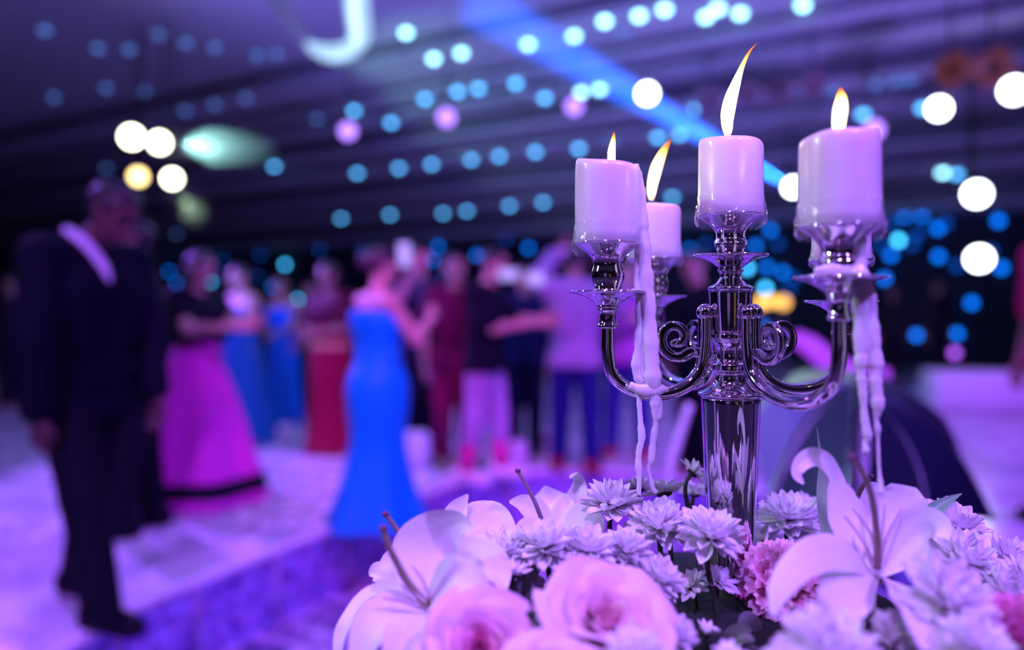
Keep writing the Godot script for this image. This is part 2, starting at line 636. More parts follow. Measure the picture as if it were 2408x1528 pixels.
func small_lights() -> void:
	var kinds := {
		"d": glow("downlight_dim", lin(0.12, 0.28, 0.9), 1.0), "m": glow("downlight_mid", lin(0.09, 0.46, 1.0), 5.5),
		"b": glow("downlight_bright", lin(0.34, 0.80, 1.0), 7.0), "s": glow("star_dim", lin(0.0, 0.10, 0.7), 1.2),
		"t": glow("star_mid", lin(0.0, 0.14, 0.8), 4.2), "u": glow("star_bright", lin(0.05, 0.50, 1.0), 7.0), "v": glow("star_violet", lin(0.45, 0.1, 1.0), 3.0),
	}
	var bulb := MB.new()
	ball(bulb, Vector3.ZERO, Vector3(0.07, 0.05, 0.07), 14, 8)
	var bulb_m := fin(bulb)
	var trim := MB.new()
	lathe(trim, [0.068, 0.0, 0.095, 0.0, 0.1, 0.015, 0.095, 0.03, 0.068, 0.03], 16)
	var trim_m := fin(trim)
	var tm := mat("downlight_trim", lin(0.3, 0.3, 0.32), 0.4, 0.6)
	var rows := [
		["%s from the left of the dim blue downlights high at the top left", "downlights at the top left", "d", [230, 105, 305, 108, 375, 72, 437, 92, 505, 103, 605, 122, 650, 118, 105, 62]],
		["%s from the left of the bright cyan downlights in the highest ceiling row", "downlights of the highest row", "b", [955, 68, 1020, 118, 1085, 116, 1242, 95, 1350, 75, 1422, 40, 1503, 8, 1563, 12, 1660, 30, 1688, 10, 1741, 22, 1888, 2]],
		["%s from the left of the faint blue downlights in the second ceiling row", "downlights of the second row, left", "d", [127, 222, 250, 200, 338, 207, 435, 214, 505, 201, 578, 197, 1278, 95, 1465, 65]],
		["%s from the left of the cyan downlights over the violet lamps", "downlights of the second row, middle", "m", [832, 245, 920, 250, 999, 225, 1076, 207, 1125, 200, 1213, 188, 1281, 197, 1637, 210, 2170, 245]],
		["%s from the left of the bright cyan downlights beside the blue beam", "downlights beside the beam", "b", [1367, 186, 1410, 181, 2217, 398]],
		["%s from the left of the pale blue downlights in the third ceiling row", "downlights of the third row", "m", [645, 385, 840, 392, 938, 378, 1015, 372, 1108, 363, 1174, 356, 1259, 346, 1361, 342, 1547, 315, 1598, 303, 2250, 402, 2030, 260]],
		["%s from the left of the pale blue downlights in the lowest ceiling row", "downlights of the lowest row", "m", [802, 507, 917, 495, 1042, 496, 1098, 490, 1198, 478, 1277, 467, 1581, 457]],
		["%s from the left of the scattered very faint blue downlights in the ceiling", "faint far downlights", "d", [745, 273, 250, 373, 415, 545, 1441, 325, 2105, 140, 2060, 165, 1960, 150, 2140, 128]],
	]
	for row in rows:
		var spots := by_column(row[3])
		for k in spots.size():
			var p := ceil_hit(spots[k].x, spots[k].y)
			var o := thing("downlight", row[0] % nth(k), "ceiling light", p, row[1])
			part("trim_ring", trim_m, tm, o, Transform3D(Basis(), Vector3(0, -0.03, 0)))
			part("bulb", bulb_m, kinds[row[2]], o, Transform3D(Basis(), Vector3(0, -0.055, 0)))
	var star := MB.new()
	ball(star, Vector3.ZERO, Vector3(0.075, 0.075, 0.05), 12, 8)
	var star_m := fin(star)
	for row in [
		["%s from the left of the dim blue light points on the far wall", "dim points of the light curtain", "s", [1660, 573, 1830, 573, 1867, 655, 1855, 680, 2095, 497, 2098, 527, 2145, 575, 2070, 575, 2225, 525, 2158, 550, 2250, 625, 1190, 560, 1032, 808, 612, 600, 606, 650, 525, 612, 520, 648, 885, 570, 1043, 878, 752, 587, 2330, 590, 1170, 590, 852, 592]],
		["%s from the left of the clear blue light points on the far wall", "clear points of the light curtain", "t", [1622, 588, 1812, 541, 1777, 578, 1804, 628, 1841, 640, 2127, 508, 2168, 507, 2095, 600, 2205, 537, 2207, 603, 2080, 655, 2348, 519, 2355, 630, 2155, 788, 2285, 712, 2250, 785, 1475, 650, 1795, 768, 1030, 580, 1018, 612, 1040, 660, 1243, 583, 640, 675, 645, 780, 493, 608, 397, 638, 367, 664, 415, 665, 983, 633, 1357, 603, 1120, 600]],
		["%s from the left of the bright cyan light points on the far wall", "bright points of the light curtain", "u", [1757, 630, 1800, 678, 2113, 565, 670, 622, 495, 662, 700, 705]],
		["%s from the left of the violet light points on the far wall", "violet points of light", "v", [2245, 830, 1325, 585, 1010, 690]],
	]:
		var spots := by_column(row[3])
		for k in spots.size():
			var o := part("curtain_light", star_m, kinds[row[2]], self)
			o.transform = Transform3D(Basis(rx, Vector3.UP, -rn), wall_hit(spots[k].x, spots[k].y))
			tag(o, row[0] % nth(k), "light", row[1])


# ------------------------------------------------------------------ candelabra
# each arm: direction across the floor from the axis, plate row and depth in the photograph, candle height, cup height (in axis pixels)
const ARMS := [
	{"id": "left", "d": Vector3(-0.1, 0, 0.020), "py": 688.0, "candle": 184.0, "cup": 113.0},
	{"id": "right", "d": Vector3(0.040, 0, 0.107), "py": 655.0, "candle": 182.0, "cup": 101.0},
	{"id": "back_left", "d": Vector3(-0.040, 0, -0.107), "py": 698.0, "candle": 153.0, "cup": 106.0},
	{"id": "back_right", "d": Vector3(0.102, 0, -0.033), "py": 710.0, "candle": 120.0, "cup": 104.0},
]


func arm_top(a: Dictionary) -> Vector3:
	var p: Vector3 = AXIS + a.d
	p.y = CAMY + (HY - a.py) * -p.z / F
	return p


# the cup and drip plate; y = 0 is the plate's rim, h the height of the cup's rim above it, in axis pixels
func cup_profile(h: float) -> Array:
	return [0.5, h - 14, 40, h - 12, 66, h - 3, 74, h + 1, 76.5, h + 1, 77.5, h - 0.5, 77, h - 2.5, 72, h - 6, 62, h - 12, 52, h - 19, 43, h - 27, 37, h - 35, 33.5, h - 44,
		33, h - 50, 34, h - 55, 36.5, h - 63, 38, h * 0.36 + 2, 37, h * 0.28, 34, h * 0.19, 31.5, h * 0.13, 30, h * 0.09, 31, 6, 34, 5, 35, 3, 34, 1.5, 30, 0.5]


func plate_profile() -> Array:
	return [26, 3, 30, 3, 50, 0.5, 70, 1.5, 82, 4, 86, 4.5, 87.5, 3.5, 87.5, 2, 85, 0, 76, -2.5, 62, -6, 50, -11, 40, -17, 32, -23, 27, -27, 24.5, -29]


func candelabra() -> void:
	var chrome := mat("polished_silver", lin(0.88, 0.85, 0.88), 0.035, 1.0)
	var o := thing("candelabra", "polished silver five-armed candelabra with scroll arms rising out of the flower bed", "candelabra", AXIS + Vector3(0, CAMY, 0))
	var bx := Transform3D()
	# pole
	var m := MB.new()
	var pole := [0.1, HY - 932, 66, HY - 932, 68, HY - 934, 68.5, HY - 937]
	for k in 12:
		var py := 945.0 + k * 62.0
		pole.append_array([68.0 - (py - 940) * 0.0425, HY - py])
	lathe(m, pole, 64, bx, S)
	part("pole", fin(m), chrome, o)
	# column
	m = MB.new()
	var col := []
	for q in [[24, 628], [25, 631], [28.5, 632], [30, 634.5], [30, 637], [28.5, 639.5], [26, 641], [25, 644], [24.5, 649], [25.5, 653], [27.5, 657], [31, 662], [37, 667.5], [45, 671.5], [50.5, 673.5], [52.5, 675.5], [53, 678], [52.5, 680.5], [51, 682], [50, 684], [49.5, 690], [48.5, 715], [46.5, 745], [44.5, 775], [44, 779], [43, 780.5], [43.5, 782], [45.5, 785], [46, 790], [45.5, 795], [44, 798.5], [42.5, 800], [42.5, 802], [41, 805], [37.5, 810], [34, 816], [32, 823], [31.2, 831], [31.3, 838], [33, 845], [36, 850], [40, 853], [42, 855], [42.8, 857], [43, 861], [43, 866], [42.8, 870], [41.5, 872.5], [38, 874], [36.8, 876], [36.2, 880], [35.6, 885], [36, 890], [38, 896], [43, 903], [51, 910], [62, 916.5], [72, 920.5], [75.5, 922.5], [76, 925], [75, 928], [72, 930], [68, 931.5], [60, 932.5]]:
		col.append_array([q[0], HY - q[1]])
	lathe(m, col, 56, bx, S)
	part("column", fin(m), chrome, o)
	# middle cup and plate
	m = MB.new()
	lathe(m, cup_profile(97), 56, Transform3D(Basis(), Vector3(0, (HY - 603) * S, 0)), S)
	part("candle_cup", fin(m), chrome, o)
	m = MB.new()
	lathe(m, plate_profile(), 64, Transform3D(Basis(), Vector3(0, (HY - 603) * S, 0)), S)
	part("drip_plate", fin(m), chrome, o)
	for a in ARMS:
		arm(o, a, chrome)


func arm(o: Node3D, a: Dictionary, chrome: Material) -> void:
	var top: Vector3 = arm_top(a) - o.position
	var flat := Vector3(top.x, 0, top.z)
	var R := flat.length()
	var u := flat / R
	var L := func(r: float, y: float) -> Vector3: return u * r + Vector3(0, y, 0)
	var ty := top.y
	var yb := (HY - 735.0) * S      # ball
	var m := MB.new()
	# bar of the arm: down beside the column, round and up to the socket
	var low := yb - 0.0635
	var mid := (0.0215 + R) * 0.5
	var hw := (R - 0.0215) * 0.5
	var pts := [L.call(0.0215, yb), L.call(0.0213, yb - 0.012), L.call(0.0218, yb - 0.026)]
	for k in range(1, 8):
		var t := PI * k / 8.0
		var yy := lerpf(yb - 0.026, ty - 0.048, 0.5 - 0.5 * cos(t))
		pts.append(L.call(mid - hw * cos(t), lerpf(yy, low, pow(sin(t), 0.85))))
	pts.append_array([L.call(R, ty - 0.045), L.call(R, ty - 0.036), L.call(R, ty - 0.020)])
	var rad := []
	for k in pts.size():
		rad.append(lerpf(0.0058, 0.0046, float(k) / (pts.size() - 1)))
	tube(m, smooth_path(pts, 6), smooth_vals(rad, 6), 24)
	var bar := part("arm", fin(m), chrome, o)
	# ball on top and the ringed pin to the column
	m = MB.new()
	ball(m, L.call(0.0215, yb), Vector3.ONE * 0.0072, 28, 18)
	part("ball", fin(m), chrome, bar)
	m = MB.new()
	lathe(m, [0.5, 0, 8, 0, 9, 0.6, 11, 1.2, 13.5, 3, 14, 5.5, 13, 8, 11.5, 9.5, 14.5, 11.5, 15.5, 14, 14.5, 16.5, 12, 18.5, 14.5, 20.5, 16, 24, 16.5, 28, 14, 31, 10, 34, 0.5, 35], 28, along(-u, L.call(0.0185, yb)), S)
	part("pin", fin(m), chrome, bar)
	# scroll: a flat band that leaves the bar, sweeps out and curls in on itself
	var sc := []
	var sw := []
	var c: Vector3 = L.call(0.0462, yb - 0.0195)
	sc.append(L.call(0.0215, yb - 0.014))
	sw.append(0.0022)
	sc.append(L.call(0.0245, yb - 0.030))
	sw.append(0.0034)
	var prev := 0.0
	for k in 15:
		var t := float(k) / 14.0
		var ang := deg_to_rad(222.0 + t * 455.0)
		var rr := lerpf(0.0172, 0.0030, pow(t, 0.85))
		sc.append(c + u * cos(ang) * rr + Vector3(0, sin(ang) * rr, 0))
		sw.append(lerpf(0.0042, 0.0030, t) if k < 13 else (0.0036 if k == 13 else 0.0030))
	var path := smooth_path(sc, 5)
	var wid := smooth_vals(sw, 5)
	var across := u.cross(Vector3.UP)
	m = MB.new()
	var rows := []
	for k in path.size():
		var tg := (path[mini(k + 1, path.size() - 1)] - path[maxi(k - 1, 0)]).normalized()
		var nn := across.cross(tg).normalized()
		var w: float = wid[k]
		var th := 0.0022
		var row := PackedVector3Array()
		for q in [[-1, -0.75], [-0.8, -1], [0.8, -1], [1, -0.75], [1, 0.75], [0.8, 1], [-0.8, 1], [-1, 0.75]]:
			row.append(path[k] + nn * w * q[0] + across * th * q[1])
		rows.append(row)
	grid(m, rows, true, true)
	part("scroll", fin(m), chrome, bar)
	# socket, plate, cup
	var at := Transform3D(Basis(), top)
	m = MB.new()
	var sock := [10, -26, 23, -27, 24.5, -29, 25, -32, 24, -34, 22, -35.5, 23.5, -37, 24, -39, 23, -41, 20.5, -43, 19, -48, 18.5, -56, 19, -63, 20.5, -69, 22.5, -73, 23.5, -76, 23, -79, 21, -80.5, 14, -81.5]
	lathe(m, sock, 40, at, S)
	part("socket", fin(m), chrome, bar)
	m = MB.new()
	lathe(m, plate_profile(), 64, at, S)
	part("drip_plate", fin(m), chrome, o)
	m = MB.new()
	lathe(m, cup_profile(a.cup), 56, at, S)
	part("candle_cup", fin(m), chrome, o)


# ------------------------------------------------------------------ candles
func wax_mat() -> StandardMaterial3D:
	var w := mat("white_wax", lin(0.86, 0.83, 0.82), 0.34)
	w.subsurf_scatter_enabled = true
	w.subsurf_scatter_strength = 0.25
	w.clearcoat_enabled = true
	w.clearcoat = 0.35
	w.clearcoat_roughness = 0.18
	return w


# base: middle of the candle's foot; size in axis pixels; lip(angle) lifts the rim
func candle(label: String, base: Vector3, r: float, h: float, lip: Callable, sd: int) -> Node3D:
	var o := thing("candle", label, "candle", base, "")
	var n := FastNoiseLite.new()
	n.seed = sd
	n.frequency = 0.9
	var m := MB.new()
	var rows := []
	var seg := 96
	for q in [[0.0, 0.0, 0.0], [0.9, 0.0, 0.0], [1.0, 0.02, 0.0], [1.0, 0.15, 0.0], [1.0, 0.35, 0.0], [1.0, 0.55, 0.1], [1.0, 0.72, 0.3], [1.0, 0.85, 0.6], [0.995, 0.93, 0.85], [0.97, 0.975, 0.97], [0.92, 0.997, 1.0], [0.86, 1.0, 1.0], [0.8, 0.985, 0.95], [0.68, 0.955, 0.7], [0.4, 0.94, 0.4], [0.0, 0.935, 0.3]]:
		var row := PackedVector3Array()
		for k in seg:
			var a := TAU * k / seg
			var bump := n.get_noise_3d(cos(a) * 1.6, q[1] * 3.0, sin(a) * 1.6) * 0.022
			var rr: float = maxf(r * q[0] * (1.0 + bump * (1.0 if q[0] > 0.9 else 0.3)) * (1.0 + 0.012 * (1.0 - q[1])), 0.02)
			var y: float = h * q[1] + lip.call(a) * q[2]
			row.append(Vector3(cos(a) * rr, y, sin(a) * rr) * S)
		rows.append(row)
	grid(m, rows, true, true)
	part("wax_body", fin(m), wax_mat(), o)
	m = MB.new()
	var wy := h * 0.935 * S
	tube(m, smooth_path([Vector3(0, wy - 0.004, 0), Vector3(0, wy + 0.004, 0), Vector3(-0.0006, wy + 0.010, 0.0003), Vector3(-0.0012, wy + 0.0135, 0)], 3), smooth_vals([0.0011, 0.0011, 0.001, 0.0005], 3), 8)
	part("wick", fin(m), mat("burnt_wick", lin(0.015, 0.012, 0.012), 0.9), o)
	# torn clear wrapper round the foot
	m = MB.new()
	rows = []
	var wr := FastNoiseLite.new()
	wr.seed = sd + 50
	wr.frequency = 2.4
	for q in [[1.0, 0.27], [1.015, 0.2], [1.03, 0.13], [1.06, 0.07], [1.085, 0.0], [1.075, -0.07], [1.0, -0.12]]:
		var row := PackedVector3Array()
		for k in seg:
			var a := TAU * k / seg
			var w := wr.get_noise_3d(cos(a) * 3.2, q[1] * 7.0, sin(a) * 3.2)
			var rr: float = r * (q[0] + 0.02 + w * 0.075 * (1.3 - q[1] * 3.0))
			row.append(Vector3(cos(a) * rr, h * (q[1] + w * 0.06), sin(a) * rr) * S)
		rows.append(row)
	grid(m, rows, true)
	var film := mat("clear_film", Color(0.95, 0.95, 1.0, 0.10), 0.06)
	film.transparency = BaseMaterial3D.TRANSPARENCY_ALPHA
	part("wrapper", fin(m), film, o)
	return o


func flame_mat() -> StandardMaterial3D:
	if mats.has("flame"):
		return mats["flame"]
	var m := mat("flame", Color(0, 0, 0), 1.0)
	m.specular_mode = BaseMaterial3D.SPECULAR_DISABLED
	m.emission_enabled = true
	var g := Gradient.new()
	g.offsets = PackedFloat32Array([0.0, 0.06, 0.14, 0.55, 0.72, 0.86, 1.0])
	g.colors = PackedColorArray([Color(0.12, 0.2, 0.55), Color(0.75, 0.62, 0.5), Color(1, 0.93, 0.75), Color(1, 0.92, 0.70), Color(1.0, 0.78, 0.42), Color(0.75, 0.38, 0.14), Color(0.28, 0.1, 0.08)])
	var t := GradientTexture2D.new()
	t.gradient = g
	t.width = 8
	t.height = 256
	t.fill_from = Vector2(0, 0)
	t.fill_to = Vector2(0, 1)
	m.emission_texture = t
	m.emission_operator = BaseMaterial3D.EMISSION_OP_MULTIPLY
	m.emission = Color(1, 1, 1)
	m.emission_energy_multiplier = 4.5
	return m


func flame(label: String, z: float, pts: Array, energy: float, kind := "flame") -> void:
	var path := []
	var rad := []
	for q in pts:
		path.append(P(q[0], q[1], z))
		rad.append(q[2] * z / F)
	var base: Vector3 = path[0]
	for k in path.size():
		path[k] -= base
	var o := thing("candle_flame", label, "flame", base, "")
	var m := MB.new()
	tube(m, smooth_path(path, 6), smooth_vals(rad, 6), 20)
	part("flame", fin(m), flame_mat(), o)
	var l := OmniLight3D.new()
	l.name = "flame_light"
	l.light_color = lin(1.0, 0.70, 0.48)
	l.light_energy = energy * 0.45
	l.light_size = 0.006
	l.omni_range = 12.0
	l.omni_attenuation = 2.0
	l.shadow_enabled = true
	o.add_child(l)
	l.position = path[1]


func candles() -> void:
	var wax := wax_mat()
	# middle
	var base := AXIS + Vector3(0, CAMY + (HY - 512) * S, 0)
	candle("white pillar candle on the tall middle cup, top sloping to the right", base, 74, 184, func(a): return -7.0 * cos(a) - 5.0 + 3.0 * sin(a * 2.0), 11)
	flame("tallest flame, bent right to a long orange wisp, on the middle candle", 0.6, [[1711, 324, 5], [1711, 306, 11], [1710, 285, 14], [1712, 262, 16], [1719, 230, 15], [1729, 200, 11.5], [1739, 172, 7.5], [1750, 145, 4.5], [1765, 118, 2.2], [1785, 97, 0.3]], 0.005)
	var tops := {}
	for a in ARMS:
		tops[a.id] = arm_top(a)
	# left
	var t: Vector3 = tops.left
	base = t + Vector3(0, (113 - 4) * S, 0)
	var left := candle("white pillar candle at the left with a long curtain of wax down its right side", base, 74, 184, func(a): return -13.0 * cos(a - 0.25) + 4.0 * sin(2.0 * a), 23)
	flame("short upright flame on the left candle", 0.58, [[1437, 392, 9], [1437, 378, 10], [1438, 360, 9.5], [1440, 342, 7.5], [1442.5, 325, 4.5], [1444.5, 308, 0.4]], 0.0035)
	drips(left, wax, [
		[[1497, 386, 5], [1498, 400, 8], [1503, 430, 12], [1506, 470, 14], [1508, 520, 16], [1511, 560, 17], [1514, 610, 18], [1520, 660, 17], [1523, 700, 17], [1527, 760, 18], [1531, 830, 19], [1535, 890, 20], [1540, 930, 13], [1541, 960, 12], [1543, 985, 8], [1540, 1010, 8], [1535, 1045, 9], [1531, 1085, 8], [1525, 1100, 4], [1530, 1125, 4], [1536, 1148, 6], [1543, 1158, 5]],
		[[1502, 560, 5], [1498, 640, 7], [1502, 690, 9], [1502, 730, 9], [1502, 770, 9], [1499, 820, 9], [1495, 860, 11], [1499, 885, 10], [1510, 900, 12]],
		[[1500, 700, 3], [1512, 760, 9], [1513, 830, 9], [1512, 880, 9], [1520, 900, 12]],
		[[1504, 890, 10], [1503, 940, 6], [1506, 990, 7], [1509, 1030, 9], [1503, 1060, 7], [1501, 1090, 8], [1503, 1120, 6], [1502, 1165, 5]],
		[[1547, 930, 6], [1551, 960, 9], [1547, 985, 9], [1543, 992, 3]],
		[[1480, 905, 8], [1505, 915, 15], [1535, 918, 17], [1555, 915, 12], [1572, 916, 5]],
		[[1484, 686, 5], [1500, 684, 9], [1516, 684, 9], [1525, 690, 5]],
		[[1497, 560, 4], [1499, 620, 9], [1501, 676, 11], [1506, 690, 6]],
	], 0.576)
	# right
	t = tops.right
	base = t + Vector3(0, (101 - 4) * S, 0)
	var right := candle("large white pillar candle on the right, nearest the viewer, wax running behind its cup", base, 74, 182, func(a): return 4.0 * cos(a) + 6.0 * sin(a + 1.2) * cos(2.0 * a), 37)
	flame("upright flame on the large right candle", 0.493, [[1972, 324, 12], [1972, 306, 13], [1973, 285, 15], [1976, 258, 16], [1978, 235, 12.5], [1977, 218, 7], [1976, 204, 0.5]], 0.004)
	drips(right, wax, [
		[[2022, 540, 10], [2026, 575, 13], [2026, 605, 12], [2022, 630, 18], [2020, 648, 26]],
		[[2018, 655, 10], [2018, 700, 13], [2020, 760, 14], [2023, 820, 15], [2024, 850, 15], [2024, 880, 11], [2027, 905, 12], [2030, 940, 9], [2032, 975, 8], [2037, 1005, 10], [2041, 1030, 9], [2034, 1040, 5], [2036, 1055, 8], [2037, 1065, 6]],
		[[2040, 655, 10], [2046, 700, 14], [2050, 760, 16], [2056, 820, 17], [2060, 860, 17], [2058, 890, 15], [2062, 930, 16], [2064, 960, 14], [2060, 985, 6], [2063, 1005, 8], [2064, 1030, 4.5], [2066, 1080, 4], [2069, 1120, 4.5], [2072, 1150, 9], [2074, 1160, 8]],
		[[2032, 660, 10], [2034, 720, 15], [2038, 790, 15], [2040, 840, 10], [2042, 870, 4]],
		[[1892, 652, 4], [1920, 649, 6], [1965, 646, 8], [2010, 648, 9], [2040, 650, 6]],
		[[1915, 636, 6], [1940, 634, 13], [1968, 634, 15], [2000, 636, 13], [2012, 640, 6]],
	], 0.484)
	# back left
	t = tops.back_left
	base = t + Vector3(0, (106 - 4) * S, 0)
	candle("white pillar candle half hidden behind the left candle's wax", base, 70, 150, func(a): return -2.0 * cos(a), 41)
	flame("leaning flame on the half hidden candle behind the left one", 0.705, [[1531, 474, 4], [1532, 455, 9], [1534, 435, 11.5], [1538, 415, 13], [1545, 390, 13], [1555, 366, 10], [1566, 345, 6], [1580, 324, 0.5]], 0.004)
	# back right
	t = tops.back_right
	base = t + Vector3(0, (104 - 4) * S, 0)
	candle("short white pillar candle hidden behind the right candle's cup", base, 68, 118, func(a): return 2.0 * cos(a), 53)


func drips(o: Node3D, wax: Material, list: Array, z: float) -> void:
	for d in list:
		var path := []
		var rad := []
		for q in d:
			path.append(P(q[0], q[1], z - (q[2] - 8.0) * 0.0001) - o.position)
			rad.append(q[2] * z / F)
		var m := MB.new()
		tube(m, smooth_path(path, 5), lumpy(smooth_vals(rad, 5)), 14, 0.7)
		part("wax_drip", fin(m), wax, o)


func lumpy(r: PackedFloat32Array) -> PackedFloat32Array:
	var q := rng.randf() * 10.0
	for k in r.size():
		r[k] *= 1.0 + 0.10 * sin(k * 0.9 + q) + 0.07 * sin(k * 2.1 + q * 3.0)
	return r


# ------------------------------------------------------------------ flowers
func petal_mat() -> StandardMaterial3D:
	var m := mat("petal", Color(1, 1, 1), 0.55)
	m.vertex_color_use_as_albedo = true
	m.backlight_enabled = true
	m.backlight = Color(0.6, 0.6, 0.6)
	m.rim_enabled = true
	m.rim = 0.15
	return m


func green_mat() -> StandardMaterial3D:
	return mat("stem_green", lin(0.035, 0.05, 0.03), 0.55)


# a small petal: foot at the origin, along +z for a length of 1, inner side up
func small_petal(w: float, cup: float, rise: float, base: Color, tip: Color, serrate := 0.0) -> ArrayMesh:
	var m := MB.new()
	var rows := []
	var cols := []
	for r in 7:
		var v := r / 6.0
		var ww := w * (0.28 + 0.72 * smoothstep(0.0, 0.6, v))
		if v > 0.6:
			ww *= sqrt(maxf(0.0, 1.0 - pow((v - 0.6) / 0.42, 2.0)))
		var p := PackedVector3Array()
		var q := PackedColorArray()
		for c in 7:
			var u := (c - 3) / 3.0
			var zz := v * (1.0 - 0.06 * u * u * v) + (serrate * (0.5 if c % 2 else -0.5) * v * v)
			p.append(Vector3(u * ww, cup * (u * u) * ww - cup * ww * 0.5 + rise * v * v + 0.012 * cos(u * 9.0), zz))
			q.append(base.lerp(tip, smoothstep(0.0, 0.5, v)))
		rows.append(p)
		cols.append(q)
	grid(m, rows, false, false, cols)
	return fin(m)


var mum_petals := []
var calyx_mesh: ArrayMesh


func mum(label: String, at: Vector3, dia: float, axis: Vector3, open := 1.0, few := false, stem_to := Vector3.INF, group := "") -> Node3D:
	if mum_petals.is_empty():
		var b := lin(0.86, 0.74, 0.80)
		var t := lin(0.90, 0.87, 0.90)
		mum_petals = [small_petal(0.20, 0.50, 0.10, b, t), small_petal(0.185, 0.8, 0.02, b, t), small_petal(0.215, 0.4, -0.12, b, t), small_petal(0.185, 0.7, 0.22, b, t)]
		var cm := MB.new()
		lathe(cm, [0.01, -0.20, 0.07, -0.20, 0.10, -0.17, 0.19, -0.13, 0.27, -0.06, 0.30, 0.0, 0.25, 0.03, 0.10, 0.05, 0.01, 0.05], 18)
		for k in 12:
			var a := TAU * k / 12.0
			tube(cm, PackedVector3Array([Vector3(cos(a) * 0.2, -0.11, sin(a) * 0.2), Vector3(cos(a) * 0.30, -0.03, sin(a) * 0.30), Vector3(cos(a) * 0.36, 0.03, sin(a) * 0.36)]), PackedFloat32Array([0.03, 0.035, 0.004]), 6, 0.5)
		calyx_mesh = fin(cm)
	var o := thing("chrysanthemum", label, "flower", at, group)
	var f := along(axis)
	f.basis = f.basis * Basis(Vector3.UP, rng.randf() * TAU)
	var R := dia * 0.5
	part("calyx", calyx_mesh, mat("calyx", lin(0.035, 0.02, 0.022), 0.6), o, Transform3D(f.basis * Basis.from_scale(Vector3.ONE * R), Vector3.ZERO))
	var pm := petal_mat()
	var rows := [[12, -20.0, 0.95], [14, -3.0, 1.0], [13, 13.0, 0.96], [12, 29.0, 0.88], [10, 46.0, 0.76], [7, 63.0, 0.62], [4, 80.0, 0.50]]
	if few:
		rows = [[10, 0.0, 1.0], [8, 26.0, 0.86], [5, 60.0, 0.6]]
	for row in rows:
		var off := rng.randf() * TAU
		for k in row[0]:
			var phi: float = off + TAU * (k + rng.randf_range(-0.25, 0.25)) / row[0]
			var el: float = lerpf(78.0, row[1], open) + rng.randf_range(-8, 8)
			var s: float = R * row[2] * rng.randf_range(0.9, 1.08)
			var b := f.basis * Basis(Vector3.UP, phi) * Basis(Vector3.RIGHT, -deg_to_rad(el)) * Basis(Vector3.BACK, rng.randf_range(-0.25, 0.25)) * Basis.from_scale(Vector3.ONE * s)
			part("petal", mum_petals[rng.randi() % 4], pm, o, Transform3D(b, f.basis.y * R * 0.02))
	if stem_to == Vector3.INF:
		stem_to = Vector3(at.x + (AXIS.x - at.x) * 0.12, 1.0, at.z + (AXIS.z - at.z) * 0.12)
	var d := stem_to - at
	var sm := MB.new()
	tube(sm, smooth_path([-f.basis.y * R * 0.17, -f.basis.y * R * 0.6 + d * 0.08, d * 0.5 + Vector3(0.003, 0, 0), d], 4), smooth_vals([0.0019, 0.0021, 0.0022, 0.0022], 4), 8)
	part("stem", fin(sm), green_mat(), o)
	return o


# a large petal along a line of pixels [px, py, depth, half width in pixels]; face: the way its inner side looks
func long_petal(m: MB, o: Vector3, pts: Array, face: Vector3, cup: float, ruffle: float, base: Color, body: Color, edge: Color, sub := 5, nc := 13) -> void:
	var path := []
	var wid := []
	for q in pts:
		path.append(P(q[0], q[1], q[2]) - o)
		wid.append(q[3] * q[2] / F)
	var pp := smooth_path(path, sub)
	var ww := smooth_vals(wid, sub)
	var rows := []
	var cols := []
	var n := pp.size()
	var ph := rng.randf() * TAU
	var side := Vector3.ZERO
	for k in n:
		var t := (pp[mini(k + 1, n - 1)] - pp[maxi(k - 1, 0)]).normalized()
		var s2 := t.cross(face)
		if side == Vector3.ZERO:
			side = s2.normalized()
		# the side vector follows the petal round a curl without flipping over
		side = (side - t * side.dot(t)).normalized().lerp(s2.normalized() * (1.0 if s2.dot(side) >= 0.0 else -1.0), 0.35 * minf(1.0, s2.length())).normalized()
		var nn := side.cross(t).normalized()
		var v := float(k) / (n - 1)
		var p := PackedVector3Array()
		var q := PackedColorArray()
		for c in nc:
			var u := 2.0 * c / (nc - 1) - 1.0
			var w: float = maxf(ww[k], 0.0002)
			var r := ruffle * w * u * u * (sin(v * 17.0 + ph + u) + 0.5 * sin(v * 31.0 + ph * 2.0 - u * 2.0))
			var groove := -0.05 * w * exp(-pow(u / 0.10, 2.0)) + 0.012 * w * cos(u * 16.0)
			p.append(pp[k] + side * (w * u) + nn * (cup * w * u * u + r + groove))
			var col := base.lerp(body, smoothstep(0.0, 0.45, v))
			col = col.lerp(edge, absf(u) * absf(u) * 0.5)
			col = col.lerp(base, 0.30 * exp(-pow(u / 0.12, 2.0)) * (1.0 - v))
			q.append(col)
		rows.append(p)
		cols.append(q)
	grid(m, rows, false, false, cols)


func pistil(o: Node3D, pts: Array, r0: float, r1: float, knob: float, tone: Color) -> void:
	var path := []
	for q in pts:
		path.append(P(q[0], q[1], q[2]) - o.position)
	var m := MB.new()
	var rad := []
	for k in path.size():
		rad.append(lerpf(r0, r1, float(k) / (path.size() - 1)))
	tube(m, smooth_path(path, 5), smooth_vals(rad, 5), 12)
	var s := part("pistil", fin(m), mat("pistil_%s" % tone.to_html(), tone, 0.5), o)
	m = MB.new()
	var e: Vector3 = path[path.size() - 1]
	for k in 3:
		var a := TAU * k / 3.0
		ball(m, e + Vector3(cos(a), 0.2, sin(a)) * knob * 0.45, Vector3.ONE * knob * 0.75, 12, 8)
	part("stigma", fin(m), mat("stigma", lin(0.16, 0.05, 0.12), 0.6), s)


